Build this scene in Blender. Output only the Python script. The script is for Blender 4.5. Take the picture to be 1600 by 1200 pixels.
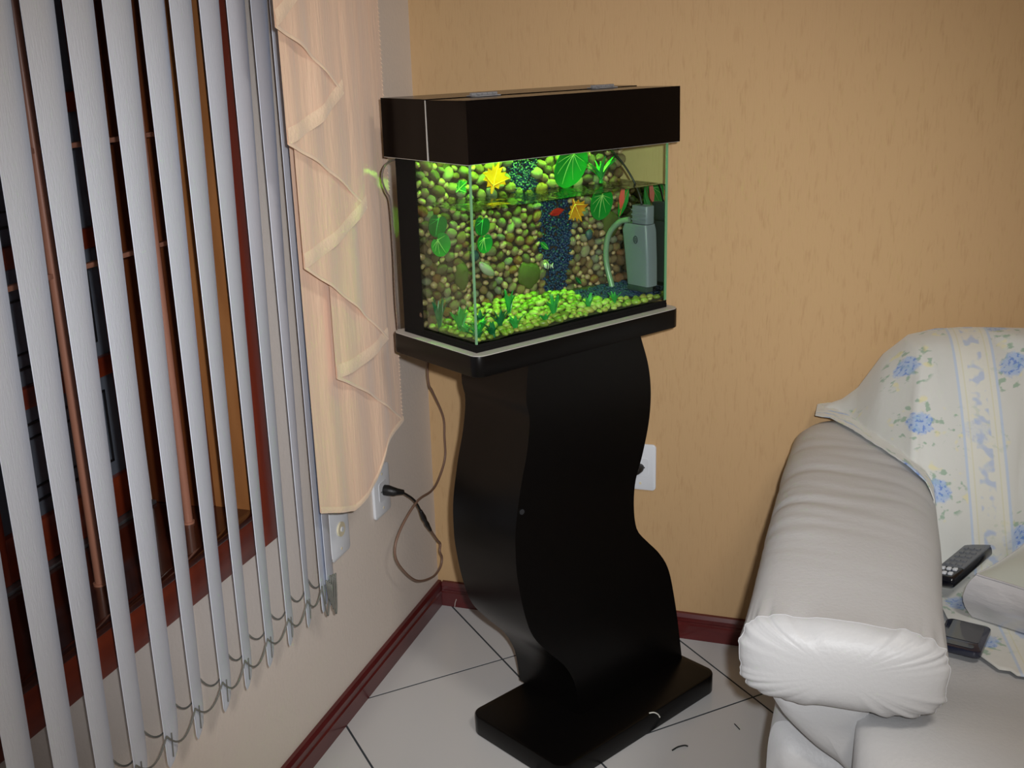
import bpy, bmesh, math, random
from mathutils import Vector, Matrix, noise

for o in list(bpy.data.objects):
    bpy.data.objects.remove(o)
scn = bpy.context.scene
COL = scn.collection
random.seed(7)
PI = math.pi

# ------------------------------------------------------------------ camera
CAM = Vector((1.10173, -2.55997, 1.484))
RIGHT = Vector((0.9491, 0.3136, -0.0276))
UP = Vector((-0.0673, 0.2879, 0.9553))
FWD = Vector((-0.3076, 0.9048, -0.2944))
cd = bpy.data.cameras.new('camera')
cd.sensor_width = 36.0
cd.lens = 1738.686 / 1600 * 36.0
cd.clip_start = 0.02
cam = bpy.data.objects.new('camera', cd)
COL.objects.link(cam)
mw = Matrix((RIGHT, UP, -FWD)).transposed().to_4x4()
mw.translation = CAM
cam.matrix_world = mw
scn.camera = cam

# ------------------------------------------------------------------ world, lights, exposure
world = bpy.data.worlds.new('night')
scn.world = world
world.use_nodes = True
world.node_tree.nodes['Background'].inputs[0].default_value = (0.03, 0.035, 0.05, 1)
world.node_tree.nodes['Background'].inputs[1].default_value = 0.3

# the camera's own flash, just beside and above the lens
fl = bpy.data.lights.new('camera_flash', 'SPOT')
fl.energy = 142
fl.color = (0.97, 0.98, 1.0)
fl.shadow_soft_size = 0.016
fl.spot_size = math.radians(65)
fl.spot_blend = 1.0
flo = bpy.data.objects.new('camera_flash', fl)
COL.objects.link(flo)
fm = mw.copy()
fm.translation = CAM + RIGHT * 0.055 + UP * 0.045
flo.matrix_world = fm

# the room's ceiling lamp (out of view)
al = bpy.data.lights.new('ceiling_lamp_light', 'AREA')
al.energy = 18
al.color = (1.0, 0.92, 0.82)
al.shape = 'DISK'
al.size = 0.45
alo = bpy.data.objects.new('ceiling_lamp_light', al)
COL.objects.link(alo)
alo.location = (1.7, -2.0, 2.5)

vs = scn.view_settings
vs.view_transform = 'Standard'
vs.look = 'None'
vs.exposure = 0.0
vs.gamma = 1.0
vs.use_curve_mapping = False


# ------------------------------------------------------------------ helpers
def s2l(c):
    c = c / 255.0
    return c / 12.92 if c <= 0.04045 else ((c + 0.055) / 1.055) ** 2.4


def rgb(r, g, b):
    return (s2l(r), s2l(g), s2l(b), 1)


def mat(name, col, rough=0.5, metal=0.0, spec=0.5, var=0.0, vscale=(8, 8, 8), col2=None,
        bump=0.0, bscale=(30, 30, 30), coat=0.0, detail=6, sheen=0.0, rand=None):
    """procedural principled material; var mixes col/col2 with noise, rand gives a per-object colour ramp"""
    m = bpy.data.materials.new(name)
    m.use_nodes = True
    nt = m.node_tree
    p = nt.nodes['Principled BSDF']
    p.inputs['Base Color'].default_value = col
    p.inputs['Roughness'].default_value = rough
    p.inputs['Metallic'].default_value = metal
    p.inputs['Specular IOR Level'].default_value = spec
    p.inputs['Coat Weight'].default_value = coat
    p.inputs['Coat Roughness'].default_value = 0.08
    p.inputs['Sheen Weight'].default_value = sheen
    tc = nt.nodes.new('ShaderNodeTexCoord')

    def nz(scale):
        mp = nt.nodes.new('ShaderNodeMapping')
        mp.inputs['Scale'].default_value = scale
        nt.links.new(tc.outputs['Object'], mp.inputs['Vector'])
        n = nt.nodes.new('ShaderNodeTexNoise')
        n.inputs['Scale'].default_value = 1.0
        n.inputs['Detail'].default_value = detail
        nt.links.new(mp.outputs[0], n.inputs['Vector'])
        return n
    src = None
    if rand:
        oi = nt.nodes.new('ShaderNodeObjectInfo')
        cr = nt.nodes.new('ShaderNodeValToRGB')
        els = cr.color_ramp.elements
        cr.color_ramp.interpolation = 'CONSTANT'
        while len(els) < len(rand):
            els.new(0.5)
        for i, c in enumerate(rand):
            els[i].position = i / len(rand)
            els[i].color = c
        nt.links.new(oi.outputs['Random'], cr.inputs[0])
        src = cr.outputs[0]
    if var > 0:
        n = nz(vscale)
        r = nt.nodes.new('ShaderNodeValToRGB')
        r.color_ramp.elements[0].position = 0.5 - 0.28
        r.color_ramp.elements[1].position = 0.5 + 0.28
        nt.links.new(n.outputs['Fac'], r.inputs[0])
        mx = nt.nodes.new('ShaderNodeMix')
        mx.data_type = 'RGBA'
        ml = nt.nodes.new('ShaderNodeMath')
        ml.operation = 'MULTIPLY'
        ml.inputs[1].default_value = var
        nt.links.new(r.outputs[0], ml.inputs[0])
        nt.links.new(ml.outputs[0], mx.inputs['Factor'])
        if src is not None:
            nt.links.new(src, mx.inputs['A'])
        else:
            mx.inputs['A'].default_value = col
        mx.inputs['B'].default_value = col2 if col2 else (col[0] * .5, col[1] * .5, col[2] * .5, 1)
        src = mx.outputs['Result']
    if src is not None:
        nt.links.new(src, p.inputs['Base Color'])
    if bump > 0:
        n = nz(bscale)
        b = nt.nodes.new('ShaderNodeBump')
        b.inputs['Strength'].default_value = 1.0
        b.inputs['Distance'].default_value = bump
        nt.links.new(n.outputs['Fac'], b.inputs['Height'])
        nt.links.new(b.outputs[0], p.inputs['Normal'])
    return m


def tag(o, label=None, cat=None, group=None, kind=None):
    if label:
        o['label'] = label
    if cat:
        o['category'] = cat
    if group:
        o['group'] = group
    if kind:
        o['kind'] = kind
    return o


class MB:
    def __init__(self):
        self.v, self.f = [], []

    def add(self, verts, faces):
        n = len(self.v)
        self.v += [tuple(p) for p in verts]
        self.f += [tuple(i + n for i in f) for f in faces]
        return self

    def box(self, x0, x1, y0, y1, z0, z1):
        vs_ = [(x0, y0, z0), (x1, y0, z0), (x1, y1, z0), (x0, y1, z0),
               (x0, y0, z1), (x1, y0, z1), (x1, y1, z1), (x0, y1, z1)]
        return self.add(vs_, [(0, 3, 2, 1), (4, 5, 6, 7), (0, 1, 5, 4), (1, 2, 6, 5), (2, 3, 7, 6), (3, 0, 4, 7)])

    def grid(self, rows, closed_u=False, closed_v=False):
        nu, nv = len(rows), len(rows[0])
        vs_ = [p for r in rows for p in r]
        fs = []
        for i in range(nu if closed_u else nu - 1):
            for j in range(nv if closed_v else nv - 1):
                a = i * nv + j
                b = i * nv + (j + 1) % nv
                c = ((i + 1) % nu) * nv + (j + 1) % nv
                d = ((i + 1) % nu) * nv + j
                fs.append((a, b, c, d))
        return self.add(vs_, fs)

    def tube(self, pts, r, n=8, caps=True):
        pts = [Vector(p) for p in pts]
        rs = r if isinstance(r, (list, tuple)) else [r] * len(pts)
        rows = []
        prev = None
        for i, p in enumerate(pts):
            t = (pts[min(i + 1, len(pts) - 1)] - pts[max(i - 1, 0)])
            if t.length < 1e-9:
                t = Vector((0, 0, 1))
            t.normalize()
            if prev is None:
                ref = Vector((0, 0, 1)) if abs(t.z) < .9 else Vector((1, 0, 0))
                u = t.cross(ref).normalized()
            else:
                u = prev - t * prev.dot(t)
                u.normalize()
            prev = u
            w = t.cross(u)
            rows.append([p + (u * math.cos(2 * PI * k / n) + w * math.sin(2 * PI * k / n)) * rs[i] for k in range(n)])
        base = len(self.v)
        self.grid(rows, closed_v=True)
        if caps:
            self.f.append(tuple(base + k for k in range(n))[::-1])
            m_ = base + (len(rows) - 1) * n
            self.f.append(tuple(m_ + k for k in range(n)))
        return self

    def prism(self, poly, y0, y1, tf):
        """polygon (u, w) extruded from y0 to y1; tf(u, y, w) -> xyz"""
        n = len(poly)
        vs_ = [tf(u, y0, w) for u, w in poly] + [tf(u, y1, w) for u, w in poly]
        fs = [tuple(range(n)), tuple(range(n, 2 * n))[::-1]]
        fs += [(i, i + n, (i + 1) % n + n, (i + 1) % n) for i in range(n)]
        return self.add(vs_, fs)

    def mesh(self, name, smooth=False, bevel=0.0, seg=2, weld=False, angle=35):
        me = bpy.data.meshes.new(name)
        bm = bmesh.new()
        bv = [bm.verts.new(p) for p in self.v]
        for f in self.f:
            try:
                bm.faces.new([bv[i] for i in f])
            except ValueError:
                pass
        if weld:
            bmesh.ops.remove_doubles(bm, verts=bm.verts, dist=1e-5)
        bmesh.ops.recalc_face_normals(bm, faces=bm.faces)
        if bevel > 0:
            es = [e for e in bm.edges if len(e.link_faces) == 2 and e.calc_face_angle(0) > math.radians(angle)]
            bmesh.ops.bevel(bm, geom=es, offset=bevel, segments=seg, profile=0.5, affect='EDGES', clamp_overlap=True)
        if smooth:
            for f in bm.faces:
                f.smooth = True
        bm.to_mesh(me)
        bm.free()
        if smooth and (bevel > 0 or smooth == 'auto'):
            me.set_sharp_from_angle(angle=math.radians(40))
        return me


def obj(name, me, m=None, parent=None, loc=None, rot=None):
    if isinstance(me, MB):
        me = me.mesh(name)
    o = bpy.data.objects.new(name, me)
    COL.objects.link(o)
    if m is not None and me is not None and not me.materials:
        me.materials.append(m)
    if parent is not None:
        o.parent = parent
    if loc is not None:
        o.location = loc
    if rot is not None:
        o.rotation_euler = rot
    return o


def empty(name, loc=(0, 0, 0), rz=0.0, parent=None):
    o = bpy.data.objects.new(name, None)
    o.empty_display_size = 0.05
    COL.objects.link(o)
    o.location = loc
    o.rotation_euler = (0, 0, rz)
    if parent is not None:
        o.parent = parent
    return o


def boxo(name, dims, m, parent=None, bevel=0.0, seg=2):
    return obj(name, MB().box(*dims).mesh(name, smooth='auto' if bevel else False, bevel=bevel, seg=seg), m, parent)


def crom(pts, n=8):
    """Catmull-Rom through points"""
    pts = [Vector(p) for p in pts]
    P = [pts[0] * 2 - pts[1]] + pts + [pts[-1] * 2 - pts[-2]]
    out = []
    for i in range(1, len(P) - 2):
        for k in range(n):
            t = k / n
            a, b, c, d = P[i - 1], P[i], P[i + 1], P[i + 2]
            out.append(0.5 * ((2 * b) + (c - a) * t + (2 * a - 5 * b + 4 * c - d) * t * t + (3 * b - a - 3 * c + d) * t ** 3))
    out.append(pts[-1])
    return out


def interp(x, xs, ys):
    if x <= xs[0]:
        return ys[0]
    for i in range(len(xs) - 1):
        if x <= xs[i + 1]:
            t = (x - xs[i]) / (xs[i + 1] - xs[i])
            return ys[i] + (ys[i + 1] - ys[i]) * t
    return ys[-1]


def rrect(x0, x1, y0, y1, r, n=6):
    out = []
    for cx, cy, a0 in ((x1 - r, y1 - r, 0), (x0 + r, y1 - r, PI / 2), (x0 + r, y0 + r, PI), (x1 - r, y0 + r, 1.5 * PI)):
        for k in range(n + 1):
            a = a0 + PI / 2 * k / n
            out.append((cx + r * math.cos(a), cy + r * math.sin(a)))
    return out


def nz(x, y, z=0.0):
    return noise.noise(Vector((x, y, z)))


# ------------------------------------------------------------------ materials
def grafiato():
    m = mat('tan_scratched_plaster', rgb(214, 172, 112), rough=0.75, spec=0.25)
    nt = m.node_tree
    p = nt.nodes['Principled BSDF']
    tc = nt.nodes.new('ShaderNodeTexCoord')

    def noise_node(scale, detail, dist=0.0):
        mp = nt.nodes.new('ShaderNodeMapping')
        mp.inputs['Scale'].default_value = scale
        nt.links.new(tc.outputs['Object'], mp.inputs['Vector'])
        n = nt.nodes.new('ShaderNodeTexNoise')
        n.inputs['Scale'].default_value = 1
        n.inputs['Detail'].default_value = detail
        n.inputs['Distortion'].default_value = dist
        nt.links.new(mp.outputs[0], n.inputs['Vector'])
        return n
    n1 = noise_node((210, 210, 26), 4, 0.6)
    n2 = noise_node((60, 60, 16), 5, 0.4)
    n3 = noise_node((2.2, 2.2, 1.6), 3)
    mu = nt.nodes.new('ShaderNodeMath')
    mu.operation = 'MULTIPLY'
    nt.links.new(n1.outputs['Fac'], mu.inputs[0])
    nt.links.new(n2.outputs['Fac'], mu.inputs[1])
    r = nt.nodes.new('ShaderNodeValToRGB')
    r.color_ramp.elements[0].position = 0.27
    r.color_ramp.elements[0].color = rgb(199, 166, 121)
    r.color_ramp.elements[1].position = 0.45
    r.color_ramp.elements[1].color = rgb(180, 145, 102)
    nt.links.new(mu.outputs[0], r.inputs[0])
    mx = nt.nodes.new('ShaderNodeMix')
    mx.data_type = 'RGBA'
    nt.links.new(n3.outputs['Fac'], mx.inputs['Factor'])
    nt.links.new(r.outputs[0], mx.inputs['A'])
    mx.inputs['B'].default_value = rgb(196, 161, 120)
    nt.links.new(mx.outputs['Result'], p.inputs['Base Color'])
    b = nt.nodes.new('ShaderNodeBump')
    b.inputs['Distance'].default_value = 0.003
    b.inputs['Strength'].default_value = 0.4
    b.invert = True
    nt.links.new(mu.outputs[0], b.inputs['Height'])
    nt.links.new(b.outputs[0], p.inputs['Normal'])
    return m


M = {}
M['tan'] = grafiato()
M['beige'] = mat('beige_wall_paint', rgb(224, 213, 203), rough=0.6, spec=0.3, bump=0.0006, bscale=(120, 120, 120))
M['ceiling'] = mat('white_ceiling_paint', rgb(225, 220, 212), rough=0.8)
M['tile'] = mat('pale_grey_ceramic', rgb(212, 212, 212), rough=0.22, var=0.25, vscale=(3, 3, 3), col2=rgb(203, 202, 202))
M['grout'] = mat('dark_grey_grout', rgb(62, 68, 74), rough=0.9, var=0.4, vscale=(40, 40, 40))
M['maroon'] = mat('maroon_varnished_wood', rgb(98, 30, 30), rough=0.3, var=0.7, vscale=(10, 10, 60), col2=rgb(68, 18, 20), coat=0.3)
M['casing'] = mat('red_brown_varnished_wood', rgb(138, 56, 28), rough=0.28, var=0.8, vscale=(40, 3, 40), col2=rgb(88, 26, 16), coat=0.4)
M['casing_v'] = mat('red_brown_varnished_wood_upright', rgb(138, 54, 28), rough=0.28, var=0.8, vscale=(40, 40, 3), col2=rgb(92, 28, 18), coat=0.4)
M['jamb'] = mat('orange_brown_varnished_wood', rgb(158, 106, 62), rough=0.32, var=0.8, vscale=(30, 30, 6), col2=rgb(126, 76, 38), coat=0.3)
M['jamb2'] = mat('dark_brown_varnished_wood', rgb(116, 62, 30), rough=0.32, var=0.8, vscale=(30, 30, 5), col2=rgb(70, 32, 16), coat=0.3)
M['sill'] = mat('dark_polished_wood_sill', rgb(74, 34, 22), rough=0.18, var=0.7, vscale=(40, 4, 40), col2=rgb(42, 18, 12), coat=0.6)
M['bar'] = mat('pinkish_brown_painted_metal', rgb(170, 116, 94), rough=0.38, var=0.2, vscale=(60, 60, 20))
M['pane'] = mat('grey_obscured_glass', rgb(96, 102, 112), rough=0.25, var=0.4, vscale=(12, 12, 12), col2=rgb(70, 74, 82))
M['came'] = mat('black_lead_line', rgb(16, 16, 20), rough=0.5)
M['alu'] = mat('grey_aluminium', rgb(150, 152, 155), rough=0.35, metal=0.8)
M['slat'] = mat('pale_grey_blue_pvc', rgb(222, 229, 243), rough=0.42, spec=0.4, var=0.18, vscale=(90, 90, 30), col2=rgb(210, 217, 232), bump=0.0005, bscale=(300, 300, 60))
M['chain'] = mat('grey_bead_chain', rgb(112, 112, 106), rough=0.4, bump=0.0008, bscale=(600, 600, 600))
M['peach'] = mat('peach_voile', rgb(238, 205, 176), rough=0.85, sheen=0.4, var=0.5, vscale=(180, 180, 7), col2=rgb(230, 186, 158), bump=0.0014, bscale=(120, 120, 20))
M['hem'] = mat('pale_peach_hem', rgb(243, 214, 184), rough=0.8, sheen=0.4, var=0.4, vscale=(120, 120, 60), col2=rgb(234, 200, 166), bump=0.001, bscale=(160, 160, 160))
M['plate'] = mat('white_plastic', rgb(222, 226, 232), rough=0.25)
M['cream'] = mat('cream_plastic', rgb(226, 216, 186), rough=0.3)
M['black_rubber'] = mat('black_rubber', rgb(20, 19, 19), rough=0.45, bump=0.0006, bscale=(200, 200, 200))
M['brown_cord'] = mat('brown_grey_cord', rgb(128, 100, 84), rough=0.45)
M['grey_cord'] = mat('grey_cord', rgb(92, 80, 72), rough=0.45)
M['black'] = mat('black_laminate', rgb(8, 7, 7), rough=0.3, spec=0.18, var=0.4, vscale=(40, 40, 40), col2=rgb(13, 11, 10))
M['blackwood'] = mat('dark_espresso_laminate', rgb(12, 8, 7), rough=0.2, spec=0.13, var=0.6, vscale=(60, 6, 60), col2=rgb(8, 5, 5))
M['blackedge'] = mat('black_foam', rgb(9, 8, 8), rough=0.8, spec=0.2)
M['whiteedge'] = mat('white_edge_strip', rgb(180, 174, 166), rough=0.4)
M['silver'] = mat('pale_silver_sheet', rgb(186, 182, 176), rough=0.45, var=0.4, vscale=(90, 90, 90), col2=rgb(164, 160, 156))
M['hinge'] = mat('nickel_hinge', rgb(150, 150, 152), rough=0.5, metal=0.4, bump=0.001, bscale=(200, 200, 200))
M['screw'] = mat('dull_steel_screw', rgb(70, 72, 76), rough=0.4, metal=0.6)
M['leather'] = mat('white_leather', rgb(191, 192, 194), rough=0.43, spec=0.4, bump=0.0005, bscale=(160, 160, 160), var=0.12, vscale=(3, 3, 3), col2=rgb(185, 186, 183))
M['satin'] = mat('silver_white_satin', rgb(210, 210, 214), rough=0.24, metal=0.25, spec=0.6, bump=0.004, bscale=(14, 14, 40))
M['satin_top'] = mat('grey_green_satin', rgb(186, 190, 180), rough=0.5, sheen=0.5, bump=0.002, bscale=(10, 10, 30))
M['gloss_black'] = mat('glossy_black_plastic', rgb(14, 16, 24), rough=0.12, coat=0.6)
M['phone_blue'] = mat('dark_blue_black_plastic', rgb(24, 30, 50), rough=0.16, coat=0.6)
M['screen'] = mat('grey_screen', rgb(62, 64, 66), rough=0.1, coat=0.6, var=0.6, vscale=(40, 10, 10), col2=rgb(24, 26, 30))
M['remote'] = mat('grey_remote_plastic', rgb(110, 114, 120), rough=0.35, bump=0.0012, bscale=(120, 120, 120))
M['pebble'] = mat('river_pebble', rgb(126, 100, 75), rough=0.32, var=0.5, vscale=(70, 70, 70), bump=0.0008, bscale=(90, 90, 90), detail=3,
                  col2=rgb(80, 65, 45),
                  rand=[rgb(126, 99, 70), rgb(147, 126, 94), rgb(110, 77, 52), rgb(134, 129, 114), rgb(100, 87, 65),
                        rgb(157, 144, 117), rgb(141, 90, 55), rgb(94, 70, 50), rgb(122, 110, 85), rgb(144, 112, 77)])
M['bedstone'] = mat('bed_pebble_painted_green_light', rgb(170, 176, 84), rough=0.35, var=0.5, vscale=(60, 60, 60), col2=rgb(96, 112, 40), detail=3,  # pale stones; the green lamp's light is put into their colour
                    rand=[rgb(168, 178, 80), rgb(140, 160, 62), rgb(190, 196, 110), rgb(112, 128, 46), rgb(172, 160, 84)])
M['olive'] = mat('olive_river_stone', rgb(92, 96, 40), rough=0.4, var=0.7, vscale=(40, 40, 40), col2=rgb(60, 66, 24), bump=0.001, bscale=(60, 60, 60))
M['slate'] = mat('blue_grey_stone', rgb(58, 76, 88), rough=0.5, var=0.6, vscale=(60, 60, 60))
M['palestone'] = mat('pale_grey_stone', rgb(168, 166, 150), rough=0.4, var=0.6, vscale=(60, 60, 60), col2=rgb(120, 118, 104))
M['blue'] = mat('blue_gravel', rgb(26, 56, 104), rough=0.4, var=1.0, vscale=(160, 160, 160), col2=rgb(10, 24, 50), detail=2)
M['backboard'] = mat('dark_backdrop_cement', rgb(58, 44, 30), rough=0.8, var=0.7, vscale=(60, 60, 60))
M['leaf'] = mat('bright_green_plastic_leaf', rgb(30, 150, 52), rough=0.25, spec=0.6, var=0.5, vscale=(30, 30, 30), col2=rgb(16, 110, 36))
M['leafdark'] = mat('dark_green_plastic_leaf', rgb(12, 92, 44), rough=0.3, spec=0.6, var=0.5, vscale=(40, 40, 40), col2=rgb(8, 62, 30))
M['vein'] = mat('pale_green_vein', rgb(170, 220, 120), rough=0.4)
M['veindark'] = mat('mid_green_vein', rgb(70, 170, 90), rough=0.4)
M['orange'] = mat('orange_plastic_leaf', rgb(214, 130, 30), rough=0.4, var=0.6, vscale=(40, 40, 40), col2=rgb(176, 94, 14))
M['yellow'] = mat('yellow_orange_plastic_leaf', rgb(236, 160, 28), rough=0.35, var=0.7, vscale=(30, 30, 30), col2=rgb(222, 96, 14))
M['veinorange'] = mat('pale_yellow_vein', rgb(240, 200, 90), rough=0.4)
M['red'] = mat('red_plastic_leaf', rgb(176, 26, 24), rough=0.4, var=0.4, vscale=(50, 50, 50))
M['pinkred'] = mat('pink_red_leaf_centre', rgb(226, 84, 66), rough=0.4)
M['plant'] = mat('green_plastic_plant', rgb(48, 158, 66), rough=0.35, var=0.6, vscale=(50, 50, 50), col2=rgb(24, 104, 44))
M['plantdark'] = mat('deep_green_plastic_plant', rgb(24, 104, 62), rough=0.35, var=0.6, vscale=(50, 50, 50), col2=rgb(12, 66, 40))
M['filter'] = mat('pale_blue_grey_plastic', rgb(112, 118, 130), rough=0.4, var=0.3, vscale=(20, 20, 20), col2=rgb(94, 102, 110))
M['tubing'] = mat('pale_green_silicone_tube', rgb(110, 130, 112), rough=0.3)
M['emblem'] = mat('dark_printed_emblem', rgb(44, 58, 58), rough=0.5)
M['fish'] = mat('silver_fish_scales', rgb(214, 214, 206), rough=0.25, metal=0.3)
M['fishdark'] = mat('black_fish_stripe', rgb(18, 18, 18), rough=0.4)
M['tubewhite'] = mat('lamp_socket_white', rgb(210, 210, 205), rough=0.4)
M['scrap_black'] = mat('black_plastic_scrap', rgb(26, 30, 30), rough=0.5)
M['scrap_white'] = mat('white_plastic_scrap', rgb(214, 214, 206), rough=0.5)


def glassmat(name, tint, ior, rough=0.0, extra=0.0, bump=0.0, zsplit=None, scale=1.0):
    m = bpy.data.materials.new(name)
    m.use_nodes = True
    nt = m.node_tree
    for n in list(nt.nodes):
        nt.nodes.remove(n)
    out = nt.nodes.new('ShaderNodeOutputMaterial')
    tr = nt.nodes.new('ShaderNodeBsdfTransparent')
    tr.inputs[0].default_value = tint
    gl = nt.nodes.new('ShaderNodeBsdfGlossy')
    gl.inputs['Roughness'].default_value = rough
    gl.inputs['Color'].default_value = (0.95, 1, 0.95, 1)
    fr = nt.nodes.new('ShaderNodeFresnel')
    fr.inputs['IOR'].default_value = ior
    mx = nt.nodes.new('ShaderNodeMixShader')
    fac = fr.outputs[0]
    if scale != 1.0:
        sc_ = nt.nodes.new('ShaderNodeMath')
        sc_.operation = 'MULTIPLY'
        nt.links.new(fac, sc_.inputs[0])
        sc_.inputs[1].default_value = scale
        fac = sc_.outputs[0]
    if extra or zsplit is not None:
        ad = nt.nodes.new('ShaderNodeMath')
        ad.operation = 'ADD'
        ad.use_clamp = True
        nt.links.new(fac, ad.inputs[0])
        ad.inputs[1].default_value = extra
        fac = ad.outputs[0]
    nt.links.new(fac, mx.inputs[0])
    nt.links.new(tr.outputs[0], mx.inputs[1])
    nt.links.new(gl.outputs[0], mx.inputs[2])
    if bump:
        tc = nt.nodes.new('ShaderNodeTexCoord')
        n = nt.nodes.new('ShaderNodeTexNoise')
        n.inputs['Scale'].default_value = 26
        n.inputs['Detail'].default_value = 2
        nt.links.new(tc.outputs['Object'], n.inputs['Vector'])
        b = nt.nodes.new('ShaderNodeBump')
        b.inputs['Distance'].default_value = bump
        nt.links.new(n.outputs['Fac'], b.inputs['Height'])
        nt.links.new(b.outputs[0], gl.inputs['Normal'])
    nt.links.new(mx.outputs[0], out.inputs[0])
    return m


M['glass'] = glassmat('clear_aquarium_glass', (0.93, 0.99, 0.94, 1), 1.2, scale=0.3)
M['glass_wet'] = glassmat('aquarium_glass_backed_by_water', (0.62, 0.80, 0.66, 1), 1.45, extra=0.5)
M['water'] = glassmat('water_surface', (0.74, 0.86, 0.66, 1), 1.33, rough=0.02, bump=0.006)
M['glassedge'] = mat('green_glass_edge', rgb(110, 160, 118), rough=0.2)


def emis(name, col, strength):
    m = bpy.data.materials.new(name)
    m.use_nodes = True
    nt = m.node_tree
    p = nt.nodes['Principled BSDF']
    p.inputs['Base Color'].default_value = (0.8, 0.9, 0.8, 1)
    p.inputs['Emission Color'].default_value = col
    p.inputs['Emission Strength'].default_value = strength
    return m


M['lamp'] = emis('green_fluorescent_tube', (0.27, 1.0, 0.05, 1), 190.0)

# ------------------------------------------------------------------ the room
RX, RY, RZ = 3.4, -4.2, 2.6
floor = obj('floor', MB().box(-0.25, RX, RY, 0.15, -0.08, -0.0007), M['grout'])
tag(floor, kind='structure')


def clip(poly, f):
    out = []
    for i in range(len(poly)):
        a, b = poly[i], poly[(i + 1) % len(poly)]
        fa, fb = f(a), f(b)
        if fa >= 0:
            out.append(a)
        if (fa >= 0) != (fb >= 0):
            t = fa / (fa - fb)
            out.append((a[0] + (b[0] - a[0]) * t, a[1] + (b[1] - a[1]) * t))
    return out


PITCH = 0.62
for i in range(-8, 7):
    for j in range(-1, 13):
        s0, s1 = 0.03 + PITCH * i, 0.03 + PITCH * (i + 1)
        d0, d1 = 0.50 + PITCH * (j - 1), 0.50 + PITCH * j
        g = 0.0036
        s0 += g; s1 -= g; d0 += g; d1 -= g
        poly = [((s + d) / 2, (s - d) / 2) for s, d in ((s0, d0), (s1, d0), (s1, d1), (s0, d1))]
        for f in (lambda p: p[0] - 0.0, lambda p: RX - p[0], lambda p: -p[1], lambda p: p[1] - RY):
            poly = clip(poly, f) if poly else poly
        if len(poly) < 3:
            continue
        mb = MB().prism(poly, -0.0030, 0.0, lambda u, y, w: (u, w, y))
        me = mb.mesh('tile')
        obj('tile', me, M['tile'], floor)

WIN_Y0, WIN_Y1, WIN_Z0, WIN_Z1 = -2.3, -0.875, 0.645, 2.1
wl = MB()
wl.box(-0.25, 0, RY, 0, 0, WIN_Z0)
wl.box(-0.25, 0, RY, 0, WIN_Z1, RZ)
wl.box(-0.25, 0, WIN_Y1, 0, WIN_Z0, WIN_Z1)
wl.box(-0.25, 0, RY, WIN_Y0, WIN_Z0, WIN_Z1)
tag(obj('wall_left', wl, M['beige']), kind='structure')
tag(obj('wall_back', MB().box(-0.25, RX + 0.15, 0, 0.15, 0, RZ), M['tan']), kind='structure')
tag(obj('wall_right', MB().box(RX, RX + 0.15, RY, 0, 0, RZ), M['beige']), kind='structure')
tag(obj('wall_front', MB().box(-0.25, RX + 0.15, RY - 0.15, RY, 0, RZ), M['beige']), kind='structure')
tag(obj('ceiling', MB().box(-0.25, RX + 0.15, RY - 0.15, 0.15, RZ, RZ + 0.1), M['ceiling']), kind='structure')

# baseboards: stepped profile with a groove
bprof = [(0, 0), (0.014, 0), (0.014, 0.040), (0.0105, 0.043), (0.0105, 0.047), (0.0125, 0.050), (0.0125, 0.060), (0.008, 0.0695), (0, 0.0705)]
tag(obj('baseboard_left', MB().prism(bprof, RY, -0.0001, lambda u, y, w: (u, y, w)).mesh('baseboard_left'), M['maroon']), kind='structure')
tag(obj('baseboard_back', MB().prism(bprof, 0.0145, RX, lambda u, y, w: (y, -u, w)).mesh('baseboard_back'), M['maroon']), kind='structure')

# ------------------------------------------------------------------ window
win = tag(empty('window_1', (0, -1.55, 0)), kind='structure')


def wobj(name, dims, m, parent=win, bevel=0.003):
    o = boxo(name, (dims[0], dims[1], dims[2] + 1.55, dims[3] + 1.55, dims[4], dims[5]), m, None, bevel)
    o.parent = parent
    return o


CO = -0.798
wobj('casing', (0.0, 0.016, CO - 0.079, CO, 0.567, 2.18), M['casing_v'])
wobj('casing', (0.0, 0.016, WIN_Y0 - 0.08, WIN_Y0, 0.567, 2.18), M['casing_v'])
wobj('casing', (0.0, 0.0155, WIN_Y0 - 0.0005, CO - 0.0795, 0.567, 0.640), M['casing'])
wobj('casing', (0.0, 0.0155, WIN_Y0 - 0.0005, CO - 0.0795, 2.10, 2.18), M['casing'])
wobj('sill_nosing', (0.0, 0.020, WIN_Y0 - 0.0005, CO - 0.0795, 0.6405, 0.652), M['sill'])
wobj('window_sill', (-0.21, -0.0002, WIN_Y0, WIN_Y1, 0.640, 0.650), M['sill'], bevel=0)
wobj('jamb', (-0.075, -0.0004, WIN_Y1 - 0.004, WIN_Y1 + 0.004, 0.650, 2.1), M['jamb'], bevel=0)
wobj('jamb', (-0.21, -0.0755, WIN_Y1 - 0.016, WIN_Y1 + 0.004, 0.650, 2.1), M['jamb2'], bevel=0.003)
wobj('jamb', (-0.21, -0.0004, WIN_Y0 - 0.004, WIN_Y0 + 0.004, 0.650, 2.1), M['jamb'], bevel=0)
wobj('head_board', (-0.21, -0.0004, WIN_Y0, WIN_Y1, 2.095, 2.104), M['jamb'], bevel=0)
wobj('track', (-0.222, -0.196, WIN_Y0, WIN_Y1 - 0.02, 0.650, 0.657), M['alu'], bevel=0.001)
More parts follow.
